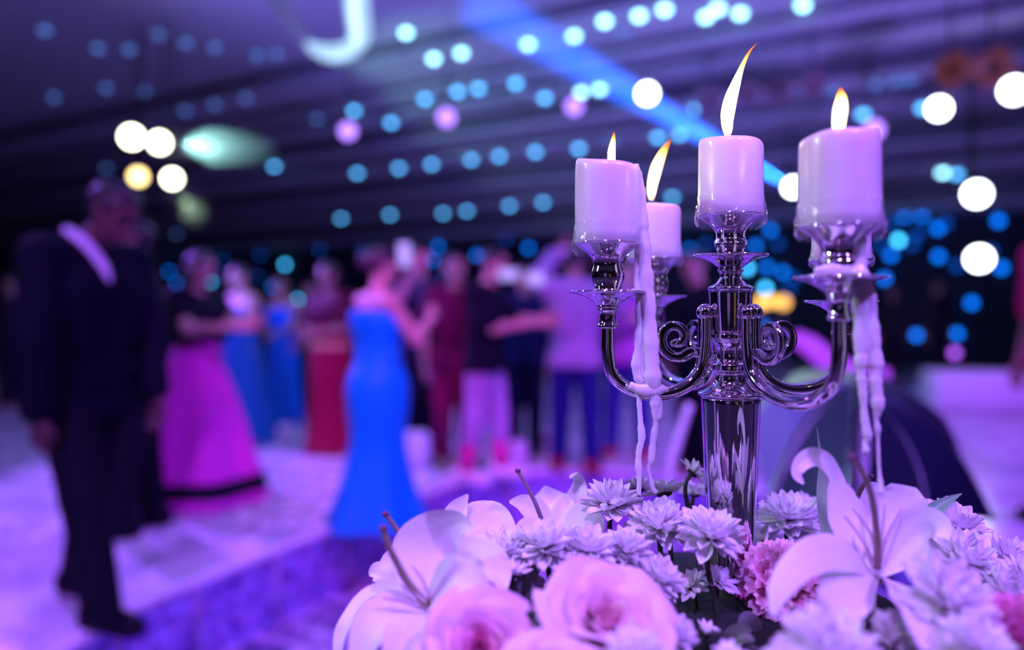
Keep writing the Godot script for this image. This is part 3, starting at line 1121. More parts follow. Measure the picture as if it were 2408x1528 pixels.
func filaments(o: Node3D, list: Array) -> void:
	for f in list:
		var path := []
		for q in f:
			path.append(P(q[0], q[1], q[2]) - o.position)
		var m := MB.new()
		tube(m, smooth_path(path, 4), smooth_vals([0.0012, 0.001, 0.0007].slice(0, path.size()), 4), 8)
		part("filament", fin(m), mat("filament", lin(0.55, 0.42, 0.46), 0.5), o)


func lily(label: String, at: Array, petals: Array) -> Node3D:
	var o := thing("lily", label, "flower", P(at[0], at[1], at[2]), "")
	var base := lin(0.72, 0.70, 0.58)
	var body := lin(0.88, 0.85, 0.90)
	var edge := lin(0.92, 0.90, 0.93)
	for p in petals:
		var m := MB.new()
		long_petal(m, o.position, p[0], p[1], p[2], p[3], base, body, edge)
		part("petal", fin(m), petal_mat(), o)
	var tm := MB.new()
	ball(tm, Vector3(0, -0.004, -0.007), Vector3(0.0085, 0.0075, 0.0065), 14, 10)
	part("throat", fin(tm), mat("lily_throat", lin(0.62, 0.58, 0.50), 0.5), o)
	var sm := MB.new()
	var down := Vector3((AXIS.x - o.position.x) * 0.25, 0.99 - o.position.y, (AXIS.z - o.position.z) * 0.25)
	tube(sm, smooth_path([Vector3(0, -0.006, -0.010), Vector3(0, -0.02, -0.012) + down * 0.1, down], 5), smooth_vals([0.0028, 0.0032, 0.003], 5), 10)
	part("stem", fin(sm), green_mat(), o)
	return o


# a rose: petals wrapped round the axis in layers that open outwards
func rose(label: String, at: Vector3, R: float, axis: Vector3, deep: Color, pale: Color, edge: Color, turn: float, cup := 0.0) -> void:
	var o := thing("rose", label, "flower", at, "")
	var f := along(axis)
	f.basis = f.basis * Basis(Vector3.UP, turn)
	var pm := petal_mat()
	# layer: petals, foot radius, rim radius, height, half angle, how far the rim rolls out
	for L in [[3, 0.05, 0.04, 0.80, 80.0, 0.0, 0.0], [3, 0.09, 0.13, 0.86, 74.0, 0.02, 0.0], [4, 0.12, 0.27, 0.88, 62.0, 0.05, 0.08], [4, 0.16, 0.43, 0.87, 58.0, 0.10, 0.25], [5, 0.20, 0.62, 0.82, 52.0, 0.20, 0.6], [5, 0.24, 0.86, 0.70, 50.0, 0.34, 1.0], [5, 0.28, 1.02, 0.54, 48.0, 0.40, 1.0]]:
		var off := rng.randf() * TAU
		for k in L[0]:
			var mid: float = off + TAU * (k + rng.randf_range(-0.12, 0.12)) / L[0]
			var hh: float = lerpf(L[3], 0.92, cup) * rng.randf_range(0.94, 1.06)
			var rows := []
			var cols := []
			for r in 10:
				var v := r / 9.0
				var p := PackedVector3Array()
				var q := PackedColorArray()
				for c in 11:
					var u := (c - 5) / 5.0
					var ang: float = mid + deg_to_rad(L[4]) * u * (0.35 + 0.65 * sqrt(v)) 
					var spiral: float = 1.0 + 0.10 * u
					var rad: float = lerpf(L[1], L[2], pow(v, 1.25)) * spiral
					var y: float = hh * sin(v * PI * 0.5) * (1.0 - 0.20 * u * u * v * v) + 0.07 * v * v * v * (1.0 - 2.2 * absf(u))
					var roll: float = L[5] * (1.0 - 0.35 * cup) * pow(maxf(v - 0.62, 0.0) / 0.38, 2.0) * (0.45 + 0.55 * u * u)
					rad += roll * 0.30 + 0.015 * sin(u * 5.0 + mid * 3.0) * v
					y -= roll * 0.34
					p.append(f.basis * (Vector3(cos(ang) * rad, y - 0.25, sin(ang) * rad) * R))
					var col := deep.lerp(pale, clampf(L[6] * 0.8 + v * 0.25, 0.0, 1.0))
					q.append(col.lerp(edge, smoothstep(0.85, 1.0, v) * 0.7).lerp(deep, 0.35 * (1.0 - smoothstep(0.0, 0.55, v))))
				rows.append(p)
				cols.append(q)
			var m := MB.new()
			grid(m, rows, false, false, cols)
			part("petal", fin(m), pm, o)
	var sm := MB.new()
	lathe(sm, [0.01, -0.5, 0.09, -0.48, 0.16, -0.38, 0.22, -0.27, 0.16, -0.2, 0.01, -0.2], 14, f, R)
	var d := Vector3((AXIS.x - at.x) * 0.2, 0.98 - at.y, (AXIS.z - at.z) * 0.2)
	if at.y > 1.0:
		tube(sm, smooth_path([-f.basis.y * R * 0.42, -f.basis.y * R * 0.6 + d * 0.3, d], 5), smooth_vals([0.003, 0.003, 0.003], 5), 10)
	part("stem", fin(sm), green_mat(), o)


func carnation(label: String, at: Vector3, R: float, axis: Vector3, deep: Color, pale: Color) -> void:
	var o := thing("carnation", label, "flower", at, "")
	var f := along(axis)
	var pm := petal_mat()
	for L in [[9, -2.0, 1.0], [9, 20.0, 0.98], [8, 40.0, 0.92], [7, 58.0, 0.86], [5, 74.0, 0.8], [3, 86.0, 0.74]]:
		var off := rng.randf() * TAU
		for k in L[0]:
			var rows := []
			var cols := []
			var ph := rng.randf() * TAU
			for r in 8:
				var v := r / 7.0
				var p := PackedVector3Array()
				var q := PackedColorArray()
				for c in 15:
					var u := (c - 7) / 7.0
					var w := 0.05 + 0.42 * pow(v, 1.1)
					var notch := (0.05 if c % 2 else -0.03) * smoothstep(0.7, 1.0, v)
					var wav := 0.12 * v * v * sin(u * 8.0 + ph) + 0.05 * v * sin(u * 15.0 + ph * 2.0)
					p.append(Vector3(u * w, wav + 0.08 * v, v * (1.0 - 0.18 * u * u) + notch))
					q.append(deep.lerp(pale, smoothstep(0.75, 1.0, v) * 0.7 + 0.2 * v))
				rows.append(p)
				cols.append(q)
			var m := MB.new()
			grid(m, rows, false, false, cols)
			var b := f.basis * Basis(Vector3.UP, off + TAU * k / L[0] + rng.randf_range(-0.2, 0.2)) * Basis(Vector3.RIGHT, -deg_to_rad(L[1] + rng.randf_range(-7, 7))) * Basis.from_scale(Vector3.ONE * R * L[2])
			part("petal", fin(m), pm, o, Transform3D(b, Vector3.ZERO))
	var sm := MB.new()
	lathe(sm, [0.01, -0.75, 0.14, -0.73, 0.17, -0.5, 0.2, -0.15, 0.15, 0.05, 0.01, 0.05], 14, f, R)
	var d := Vector3((AXIS.x - at.x) * 0.1, 0.98 - at.y, (AXIS.z - at.z) * 0.1)
	tube(sm, smooth_path([-f.basis.y * R * 0.7, -f.basis.y * R * 0.9 + d * 0.3, d], 4), smooth_vals([0.0024, 0.0024, 0.0024], 4), 8)
	part("calyx", fin(sm), green_mat(), o)


func leaf(label: String, pts: Array, face: Vector3, tone: Color, group := "") -> void:
	var o := thing("leaf", label, "leaf", P(pts[0][0], pts[0][1], pts[0][2]), group)
	var m := MB.new()
	long_petal(m, o.position, pts, face, 0.35, 0.03, tone * 0.8, tone, tone * 1.25, 5, 9)
	var lm := mat("leaf_green", Color(1, 1, 1), 0.42)
	lm.vertex_color_use_as_albedo = true
	part("blade", fin(m), lm, o)


func bud(label: String, at: Vector3, r: float, tone: Color) -> void:
	var o := thing("flower_bud", label, "flower bud", at, "")
	var m := MB.new()
	for k in 9:
		var a := TAU * k / 9.0
		tube(m, smooth_path([Vector3(cos(a) * r * 0.3, -r * 0.7, sin(a) * r * 0.3), Vector3(cos(a) * r * 0.75, 0, sin(a) * r * 0.75), Vector3(cos(a) * r * 0.45, r * 0.7, sin(a) * r * 0.45), Vector3(0, r * 0.95, 0)], 3), smooth_vals([r * 0.2, r * 0.3, r * 0.24, r * 0.05], 3), 8)
	part("petals", fin(m), mat("bud_%s" % tone.to_html(), tone, 0.45), o)
	m = MB.new()
	lathe(m, [0.01, -1.1, 0.3, -1.05, 0.8, -0.6, 0.98, -0.1, 0.85, 0.05, 0.5, -0.2, 0.01, -0.3], 14, Transform3D(), r)
	tube(m, PackedVector3Array([Vector3(0, -r, 0), Vector3(0, (0.99 - at.y) * 0.5, 0), Vector3(0.002, 0.99 - at.y, 0)]), PackedFloat32Array([0.0016, 0.0018, 0.0018]), 8)
	part("calyx", fin(m), mat("calyx", Color.BLACK), o)


func flowers() -> void:
	# stand, bowl and foam that carry the arrangement (below the frame but for the foam's top)
	var st := thing("flower_stand", "round white flower stand under the bed of flowers, below the candelabra", "stand", Vector3(AXIS.x, HALL, AXIS.z))
	var m := MB.new()
	lathe(m, [0.01, 0.0, 0.24, 0.0, 0.26, 0.015, 0.25, 0.035, 0.12, 0.06, 0.06, 0.11, 0.04, 0.25, 0.035, 0.7, 0.05, 1.0, 0.10, 1.15, 0.17, 1.23, 0.19, 1.27, 0.185, 1.29, 0.17, 1.285, 0.01, 1.27], 40)
	part("pedestal", fin(m), mat("stand_white", lin(0.6, 0.58, 0.6), 0.35), st)
	var foam := thing("floral_foam", "dark foam mound between the stems, in the shade of the flowers", "floral foam", Vector3(AXIS.x, HALL + 1.27, AXIS.z))
	m = MB.new()
	lathe(m, [0.01, 0.0, 0.17, 0.0, 0.198, 0.03, 0.203, 0.07, 0.196, 0.115, 0.172, 0.15, 0.13, 0.172, 0.07, 0.183, 0.01, 0.185], 40)
	part("foam_mound", fin(m), mat("dark_foam", lin(0.012, 0.018, 0.012), 0.8), foam)  # near black, for the dark gaps between the flowers
	var up := Vector3(0, 1, 0)
	# --- lilies
	var li := lily("large white lily at the left front with one long bare pistil leaning left", [1005, 1425, 0.49], [
		[[[1005, 1432, .49, 14], [1000, 1370, .50, 62], [1010, 1300, .512, 88], [1045, 1250, .512, 66], [1080, 1228, .500, 34], [1112, 1246, .49, 4]], Vector3(0.1, 0.35, 1), 0.22, 0.05],
		[[[985, 1420, .50, 6], [935, 1392, .515, 16], [880, 1390, .52, 17], [838, 1425, .515, 20], [806, 1490, .505, 22], [796, 1560, .50, 14]], Vector3(-0.5, 0.8, 0.5), 0.35, 0.05],
		[[[1000, 1430, .488, 14], [950, 1432, .478, 46], [905, 1452, .468, 60], [866, 1492, .462, 50], [845, 1560, .458, 24]], Vector3(-0.2, 0.9, 0.8), 0.25, 0.06],
		[[[1003, 1434, .485, 14], [990, 1468, .465, 52], [965, 1510, .45, 66], [935, 1580, .44, 40]], Vector3(0, 0.8, 0.9), 0.22, 0.06],
		[[[1006, 1428, .486, 10], [1035, 1385, .470, 48], [1070, 1365, .458, 56], [1120, 1378, .452, 36], [1150, 1410, .452, 5]], Vector3(-0.2, 0.7, 0.7), 0.30, 0.04],
		[[[1020, 1400, .50, 12], [1080, 1320, .520, 44], [1130, 1310, .515, 46], [1170, 1345, .503, 36], [1186, 1390, .495, 6]], Vector3(0.2, 0.7, 0.8), 0.25, 0.06],
	])
	pistil(li, [[1005, 1422, .484], [962, 1372, .478], [928, 1312, .470], [908, 1268, .466], [901, 1243, .464]], 0.0026, 0.0018, 0.0027, lin(0.30, 0.24, 0.16))
	filaments(li, [[[1000, 1415, .48], [965, 1385, .478], [935, 1345, .475]], [[1010, 1405, .48], [995, 1365, .485], [970, 1330, .487]], [[990, 1425, .475], [940, 1412, .47], [900, 1405, .465]]])
	li = lily("white lily behind the left front one, with a thin petal pointing up", [1085, 1270, .56], [
		[[[1075, 1272, .56, 10], [1066, 1230, .565, 26], [1078, 1195, .57, 24], [1100, 1162, .57, 3]], Vector3(0, 0.2, 1), 0.3, 0.05],
		[[[1080, 1275, .56, 10], [1110, 1235, .57, 42], [1150, 1225, .575, 48], [1190, 1250, .57, 30], [1210, 1270, .565, 5]], Vector3(0, 0.6, 0.8), 0.25, 0.07],
		[[[1075, 1280, .56, 10], [1030, 1250, .565, 30], [985, 1260, .565, 32], [950, 1290, .56, 8]], Vector3(0, 0.6, 0.8), 0.25, 0.07],
		[[[1085, 1280, .555, 10], [1120, 1290, .545, 40], [1150, 1320, .54, 30], [1165, 1350, .535, 5]], Vector3(0, 0.8, 0.8), 0.2, 0.06],
	])
	pistil(li, [[1000, 1330, .535], [955, 1276, .53], [930, 1240, .528], [906, 1209, .525]], 0.0022, 0.0016, 0.0024, lin(0.28, 0.2, 0.16))
	li = lily("half open white lily at the far left edge of the flower bed", [930, 1400, .54], [
		[[[950, 1395, .54, 8], [915, 1360, .545, 26], [885, 1345, .55, 22], [868, 1352, .55, 4]], Vector3(0, 0.6, 0.8), 0.4, 0.08],
		[[[950, 1400, .54, 8], [920, 1350, .55, 30], [940, 1310, .555, 30], [965, 1280, .555, 6]], Vector3(-0.2, 0.3, 1), 0.3, 0.06],
	])
	li = lily("white lily at the back left with a slim pistil and an up-curled right petal", [1300, 1245, .62], [
		[[[1298, 1250, .62, 10], [1262, 1205, .625, 30], [1228, 1184, .625, 22], [1198, 1180, .62, 4]], Vector3(0, 0.5, 0.9), 0.3, 0.05],
		[[[1300, 1250, .62, 12], [1296, 1210, .63, 56], [1288, 1172, .64, 44], [1282, 1142, .64, 4]], Vector3(0, 0.3, 1), 0.25, 0.06],
		[[[1305, 1248, .62, 10], [1340, 1205, .63, 38], [1358, 1165, .64, 24], [1362, 1130, .645, 15], [1350, 1112, .635, 10], [1340, 1124, .63, 2]], Vector3(-0.2, 0.3, 1), 0.3, 0.05],
		[[[1305, 1250, .618, 10], [1350, 1232, .61, 46], [1390, 1240, .60, 40], [1412, 1270, .595, 6]], Vector3(0, 0.8, 0.8), 0.22, 0.07],
		[[[1298, 1255, .615, 10], [1262, 1250, .60, 40], [1232, 1275, .59, 34], [1222, 1300, .585, 5]], Vector3(0, 0.8, 0.8), 0.22, 0.07],
	])
	pistil(li, [[1276, 1228, .575], [1262, 1190, .57], [1243, 1150, .565], [1217, 1107, .56]], 0.0019, 0.0014, 0.0021, lin(0.35, 0.24, 0.3))
	li = lily("largest white lily at the right front with a hooked upper petal", [2062, 1348, .50], [
		[[[2058, 1352, .50, 12], [2022, 1282, .512, 48], [1988, 1215, .522, 56], [1968, 1160, .526, 34], [1960, 1118, .526, 22], [1942, 1088, .520, 22], [1910, 1074, .512, 22], [1882, 1088, .506, 20], [1873, 1115, .503, 14], [1890, 1137, .503, 3]], Vector3(0.25, 0.35, 1), 0.25, 0.05],
		[[[2066, 1352, .50, 12], [2080, 1270, .517, 60], [2102, 1205, .526, 76], [2116, 1168, .528, 58], [2122, 1140, .528, 30]], Vector3(0, 0.35, 1), 0.2, 0.05],
		[[[2070, 1350, .50, 10], [2120, 1292, .505, 46], [2170, 1250, .502, 62], [2205, 1246, .494, 42], [2228, 1268, .486, 5]], Vector3(0.1, 0.6, 0.9), 0.24, 0.06],
		[[[2052, 1350, .498, 12], [1995, 1300, .478, 46], [1930, 1298, .458, 46], [1875, 1330, .444, 38], [1835, 1385, .434, 28], [1816, 1448, .428, 6]], Vector3(0, 0.8, 0.8), -0.12, 0.05],
		[[[2055, 1355, .495, 12], [2010, 1372, .468, 54], [1975, 1412, .450, 60], [1956, 1470, .438, 22]], Vector3(0, 0.7, 0.9), 0.2, 0.07],
		[[[2072, 1356, .495, 12], [2125, 1392, .455, 54], [2165, 1450, .425, 66], [2200, 1540, .40, 40]], Vector3(0.1, 0.7, 0.9), 0.2, 0.07],
	])
	pistil(li, [[2063, 1335, .492], [2062, 1260, .484], [2050, 1170, .474], [2030, 1115, .468], [2004, 1076, .464]], 0.0024, 0.0017, 0.0026, lin(0.24, 0.17, 0.14))
	filaments(li, [[[2056, 1325, .49], [2025, 1265, .492], [1985, 1212, .497]], [[2070, 1322, .49], [2085, 1262, .492], [2120, 1195, .50]], [[2060, 1315, .49], [2048, 1255, .49], [2005, 1195, .495]], [[2066, 1318, .49], [2075, 1250, .493], [2080, 1185, .498]]])
	li = lily("small white lily peeping out behind the largest one, with a short crossed pistil", [2010, 1205, .60], [
		[[[2010, 1215, .60, 8], [1985, 1180, .605, 26], [1992, 1150, .61, 18], [1998, 1138, .61, 3]], Vector3(0, 0.4, 1), 0.3, 0.06],
		[[[2012, 1215, .60, 8], [2040, 1180, .605, 30], [2060, 1155, .61, 24], [2078, 1150, .61, 4]], Vector3(0, 0.4, 1), 0.3, 0.06],
	])
	pistil(li, [[2010, 1185, .58], [2025, 1150, .575], [2048, 1120, .57]], 0.0019, 0.0015, 0.0022, lin(0.24, 0.17, 0.14))
	# --- roses
	rose("pale pink rose with a deep magenta heart at the bottom left", P(1128, 1528, .43), 0.031, Vector3(0.05, 0.55, 0.84), lin(0.85, 0.05, 0.30), lin(0.90, 0.46, 0.62), lin(0.92, 0.40, 0.55), 0.4, 0.25)
	rose("largest pale pink rose at the bottom, left of the pole", P(1415, 1490, .44), 0.0375, Vector3(0.10, 0.84, 0.52), lin(0.86, 0.24, 0.38), lin(0.90, 0.58, 0.68), lin(0.92, 0.42, 0.45), 2.1, 0.7)
	rose("small pink rose cut off by the bottom edge between the two larger ones", P(1272, 1580, .40), 0.020, Vector3(0, 0.8, 0.6), lin(0.85, 0.35, 0.55), lin(0.90, 0.55, 0.70), lin(0.92, 0.6, 0.7), 1.0)
	# --- carnations
	carnation("ruffled pink carnation right of the pole, under the right lily", P(1838, 1372, .565), 0.033, Vector3(-0.15, 0.75, 0.62), lin(0.82, 0.10, 0.30), lin(0.92, 0.52, 0.66))
	carnation("magenta carnation cut off at the bottom right corner", P(2392, 1525, .43), 0.031, Vector3(-0.2, 0.7, 0.7), lin(0.80, 0.03, 0.28), lin(0.88, 0.22, 0.46))
	# --- chrysanthemums: column, row, depth, width in pixels, axis, openness, few petals, label
	for q in [
		[1438, 1188, .60, 160, Vector3(0.1, 1, 0.12), 0.86, false, "white chrysanthemum on a bare dark stem just left of the hanging wax"],
		[1548, 1238, .575, 165, Vector3(-0.15, 1, 0.30), 0.88, false, "white chrysanthemum under the two wax strands, left of the pole"],
		[1672, 1258, .545, 172, Vector3(0.12, 1, 0.22), 0.98, false, "white chrysanthemum in front of the pole on two crossing stems"],
		[1285, 1288, .535, 178, Vector3(-0.1, 1, 0.16), 0.95, false, "broad white chrysanthemum over the dark leaf, seen from the side"],
		[1382, 1300, .53, 165, Vector3(0.15, 1, 0.25), 0.93, false, "white chrysanthemum behind the largest rose, left of the small red-tinged one"],
		[1472, 1292, .535, 132, Vector3(0.05, 1, 0.2), 0.92, false, "white chrysanthemum with a red-tinged calyx behind the largest rose"],
		[1186, 1302, .54, 140, Vector3(-0.2, 1, 0.3), 0.88, false, "white chrysanthemum touching the left lily's right petals"],
		[1206, 1350, .515, 92, Vector3(0.1, 1, 0.15), 0.8, true, "small few-petalled white chrysanthemum beside the dark leaf"],
		[1500, 1150, .66, 96, Vector3(0.1, 0.8, -0.5), 0.9, true, "small white daisy behind the left wax strand, petals spread upwards"],
		[1562, 1160, .64, 110, Vector3(-0.1, 0.9, -0.4), 0.9, true, "small white daisy behind the right wax strand"],
		[1628, 1112, .66, 84, Vector3(0.75, 0.6, -0.25), 0.8, true, "small creamy daisy turned away, highest left of the pole"],
		[1632, 1160, .68, 96, Vector3(0.2, 0.9, 0.0), 0.9, true, "pale daisy under the creamy one, against the pole"],
		[1853, 1222, .65, 168, Vector3(0.0, 1, 0.28), 0.96, false, "white chrysanthemum right of the pole, left of the tall green leaf"],
		[1905, 1215, .71, 130, Vector3(0.1, 1, 0.2), 0.95, false, "white chrysanthemum half hidden behind the tall green leaf"],
		[1808, 1262, .70, 120, Vector3(0, 1, 0.3), 0.9, false, "shaded white chrysanthemum low behind the pole's right side"],
		[1628, 1378, .56, 100, Vector3(-0.3, 0.9, 0.35), 0.95, true, "left of two low white chrysanthemums behind the stems at the pole's foot"],
		[1694, 1372, .555, 108, Vector3(0.3, 0.95, 0.3), 0.95, true, "right of two low white chrysanthemums behind the stems at the pole's foot"],
		[1548, 1362, .52, 130, Vector3(0.45, 0.85, 0.3), 0.8, false, "white chrysanthemum whose spiky petals stick out right of the largest rose"],
		[1585, 1496, .455, 120, Vector3(0.3, 0.9, 0.35), 0.8, false, "white chrysanthemum low at the right edge of the largest rose"],
		[1660, 1492, .50, 76, Vector3(0.3, 0.95, 0.1), 0.55, true, "small half closed white chrysanthemum low in the shade"],
		[972, 1398, .53, 90, Vector3(-0.4, 0.8, 0.5), 0.9, false, "small frilly white chrysanthemum between the left lily's petals"],
		[2238, 1240, .60, 170, Vector3(0.2, 1, 0.35), 0.92, false, "topmost white chrysanthemum of the cluster right of the largest lily"],
		[2268, 1322, .555, 200, Vector3(0.25, 0.9, 0.5), 0.95, false, "white chrysanthemum in the middle of the right cluster"],
		[2372, 1322, .575, 165, Vector3(0.4, 0.9, 0.3), 0.9, false, "white chrysanthemum at the right edge, upper of the two there"],
		[2362, 1402, .53, 185, Vector3(0.35, 0.9, 0.45), 0.92, false, "white chrysanthemum at the right edge, lower of the two there"],
		[2425, 1380, .54, 160, Vector3(0.4, 0.9, 0.3), 0.92, false, "white chrysanthemum cut off by the right edge"],
		[1945, 1545, .385, 280, Vector3(0.0, 0.95, 0.35), 0.95, false, "big blurred white chrysanthemum at the bottom under the largest lily"],
		[2228, 1420, .435, 250, Vector3(0.35, 0.75, 0.6), 0.95, false, "big blurred white chrysanthemum right below the largest lily"],
		[2102, 1488, .44, 120, Vector3(0.1, 0.9, 0.5), 0.9, false, "small blurred white chrysanthemum in the gap under the largest lily"],
		[1500, 1560, .395, 190, Vector3(0.0, 0.95, 0.35), 0.95, false, "blurred white chrysanthemum along the bottom edge below the largest rose"],
		[1715, 1545, .42, 90, Vector3(0.0, 1, 0.2), 0.8, true, "small white chrysanthemum at the bottom edge below the pole"],
		[2300, 1530, .40, 200, Vector3(0.2, 0.9, 0.4), 0.95, false, "blurred white chrysanthemum at the bottom edge beside the magenta carnation"],
	]:
		mum(q[7], P(q[0], q[1], q[2]), q[3] * q[2] / F, q[4], q[5], q[6])
	bud("small pink bud at the pole's foot, left of the pink carnation", P(1745, 1398, .56), 0.0058, lin(0.75, 0.16, 0.4))
	bud("small violet bud between stems under the broad chrysanthemum", P(1264, 1374, .54), 0.0062, lin(0.7, 0.42, 0.7))
	# --- leaves
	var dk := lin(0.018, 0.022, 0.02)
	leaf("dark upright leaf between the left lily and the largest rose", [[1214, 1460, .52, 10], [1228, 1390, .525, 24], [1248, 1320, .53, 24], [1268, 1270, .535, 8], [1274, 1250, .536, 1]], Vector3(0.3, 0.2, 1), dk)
	leaf("tall green leaf with a thread-like tip behind the hooked lily petal", [[1950, 1290, .57, 14], [1938, 1220, .575, 22], [1932, 1150, .58, 19], [1930, 1100, .585, 9], [1926, 1050, .59, 4], [1921, 1005, .59, 1]], Vector3(0.3, 0.1, 1), lin(0.07, 0.26, 0.06))
	leaf("dark green pointed leaf rising to the right of the largest lily", [[2150, 1250, .55, 8], [2192, 1205, .56, 17], [2225, 1180, .565, 11], [2262, 1160, .57, 1]], Vector3(-0.3, 0.6, 0.8), lin(0.02, 0.12, 0.03))
	var k := 0
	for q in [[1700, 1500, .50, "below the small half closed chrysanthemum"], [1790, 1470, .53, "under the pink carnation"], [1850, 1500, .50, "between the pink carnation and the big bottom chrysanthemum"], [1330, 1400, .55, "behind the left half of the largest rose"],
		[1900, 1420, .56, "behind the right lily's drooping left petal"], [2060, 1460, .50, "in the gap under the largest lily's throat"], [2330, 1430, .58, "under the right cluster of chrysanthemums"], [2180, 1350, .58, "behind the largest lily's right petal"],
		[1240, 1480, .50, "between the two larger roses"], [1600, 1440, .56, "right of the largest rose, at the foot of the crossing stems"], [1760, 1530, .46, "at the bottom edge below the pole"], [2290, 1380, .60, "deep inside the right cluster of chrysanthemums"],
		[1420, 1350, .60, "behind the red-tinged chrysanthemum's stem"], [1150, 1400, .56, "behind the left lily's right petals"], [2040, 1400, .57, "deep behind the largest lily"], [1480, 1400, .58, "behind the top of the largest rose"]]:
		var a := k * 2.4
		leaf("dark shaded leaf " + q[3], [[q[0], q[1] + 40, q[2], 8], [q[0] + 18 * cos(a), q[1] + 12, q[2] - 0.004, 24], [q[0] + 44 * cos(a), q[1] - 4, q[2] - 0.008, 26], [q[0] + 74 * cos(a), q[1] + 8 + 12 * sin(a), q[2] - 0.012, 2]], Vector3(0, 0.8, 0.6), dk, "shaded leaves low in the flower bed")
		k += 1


# ------------------------------------------------------------------ people
# surface nets over smoothly joined tapered bones [a, b, radius a, radius b]; cuts: [normal, offset] keep n.p < offset
func nets(m: MB, bones: Array, cell: float, k: float, cuts := [], xf := Transform3D()) -> void:
	var lo := Vector3.ONE * 1e6
	var hi := -lo
	for b in bones:
		var r := maxf(b[2], b[3])
		for e in [b[0], b[1]]:
			lo = lo.min(e - Vector3.ONE * (r + k + 2 * cell))
			hi = hi.max(e + Vector3.ONE * (r + k + 2 * cell))
	var nx := int((hi.x - lo.x) / cell) + 2
	var ny := int((hi.y - lo.y) / cell) + 2
	var nz := int((hi.z - lo.z) / cell) + 2
	var f := PackedFloat32Array()
	f.resize(nx * ny * nz)
	f.fill(1.0)
	for b in bones:
		var a: Vector3 = b[0]
		var ba: Vector3 = b[1] - a
		var bb := maxf(ba.length_squared(), 1e-9)
		var ra: float = b[2]
		var rb: float = b[3]
		var pad := maxf(ra, rb) + k + 2 * cell
		var l3 := (a.min(b[1]) - Vector3.ONE * pad - lo) / cell
		var h3 := (a.max(b[1]) + Vector3.ONE * pad - lo) / cell
		for z in range(maxi(0, int(l3.z)), mini(nz, int(h3.z) + 1)):
			for y in range(maxi(0, int(l3.y)), mini(ny, int(h3.y) + 1)):
				var at := (z * ny + y) * nx
				for x in range(maxi(0, int(l3.x)), mini(nx, int(h3.x) + 1)):
					var pa := lo + Vector3(x, y, z) * cell - a
					var t := clampf(pa.dot(ba) / bb, 0.0, 1.0)
					var d := (pa - ba * t).length() - ra - (rb - ra) * t
					var o := f[at + x]
					var h := k - absf(d - o)
					f[at + x] = minf(d, o) - (h * h / (4.0 * k) if h > 0.0 else 0.0)
	for c in cuts:
		var n: Vector3 = c[0]
		for z in nz:
			for y in ny:
				var at := (z * ny + y) * nx
				for x in nx:
					var g: float = n.dot(lo + Vector3(x, y, z) * cell) - c[1]
					if g > f[at + x]:
						f[at + x] = g
	var i0 := m.i.size()
	var v0 := m.v.size()
	var ids := {}
	var off := [0, 1, nx, nx + 1, nx * ny, nx * ny + 1, nx * ny + nx, nx * ny + nx + 1]
	for z in nz - 1:
		for y in ny - 1:
			var at := (z * ny + y) * nx
			for x in nx - 1:
				var f0 := f[at + x]
				if absf(f0) > cell * 1.9:
					continue
				var neg := 0
				for c in 8:
					if f[at + x + off[c]] < 0.0:
						neg += 1
				if neg == 0 or neg == 8:
					continue
				var s := Vector3.ZERO
				var cnt := 0
				for e in [[0, 1], [2, 3], [4, 5], [6, 7], [0, 2], [1, 3], [4, 6], [5, 7], [0, 4], [1, 5], [2, 6], [3, 7]]:
					var fa: float = f[at + x + off[e[0]]]
					var fb: float = f[at + x + off[e[1]]]
					if (fa < 0.0) != (fb < 0.0):
						var t := fa / (fa - fb)
						var ca := Vector3(e[0] & 1, (e[0] >> 1) & 1, e[0] >> 2)
						var cb := Vector3(e[1] & 1, (e[1] >> 1) & 1, e[1] >> 2)
						s += ca.lerp(cb, t)
						cnt += 1
				ids[at + x] = m.v.size()
				m.v.append(xf * (lo + (Vector3(x, y, z) + s / cnt) * cell))
	for key in ids:
		var f0 := f[key]
		for ax in 3:
			var st: int = [1, nx, nx * ny][ax]
			if (f0 < 0.0) == (f[key + st] < 0.0):
				continue
			var u: int = [nx, nx * ny, 1][ax]
			var w: int = [nx * ny, 1, nx][ax]
			if not (ids.has(key - u) and ids.has(key - w) and ids.has(key - u - w)):
				continue
			var a: int = ids[key]
			var b: int = ids[key - u]
			var c: int = ids[key - u - w]
			var d: int = ids[key - w]
			if f0 < 0.0:
				m.i.append_array(PackedInt32Array([a, b, c, a, c, d]))
			else:
				m.i.append_array(PackedInt32Array([a, c, b, a, d, c]))
	orient(m, i0, v0)


var head_mb: MB
var hand_mb := {}


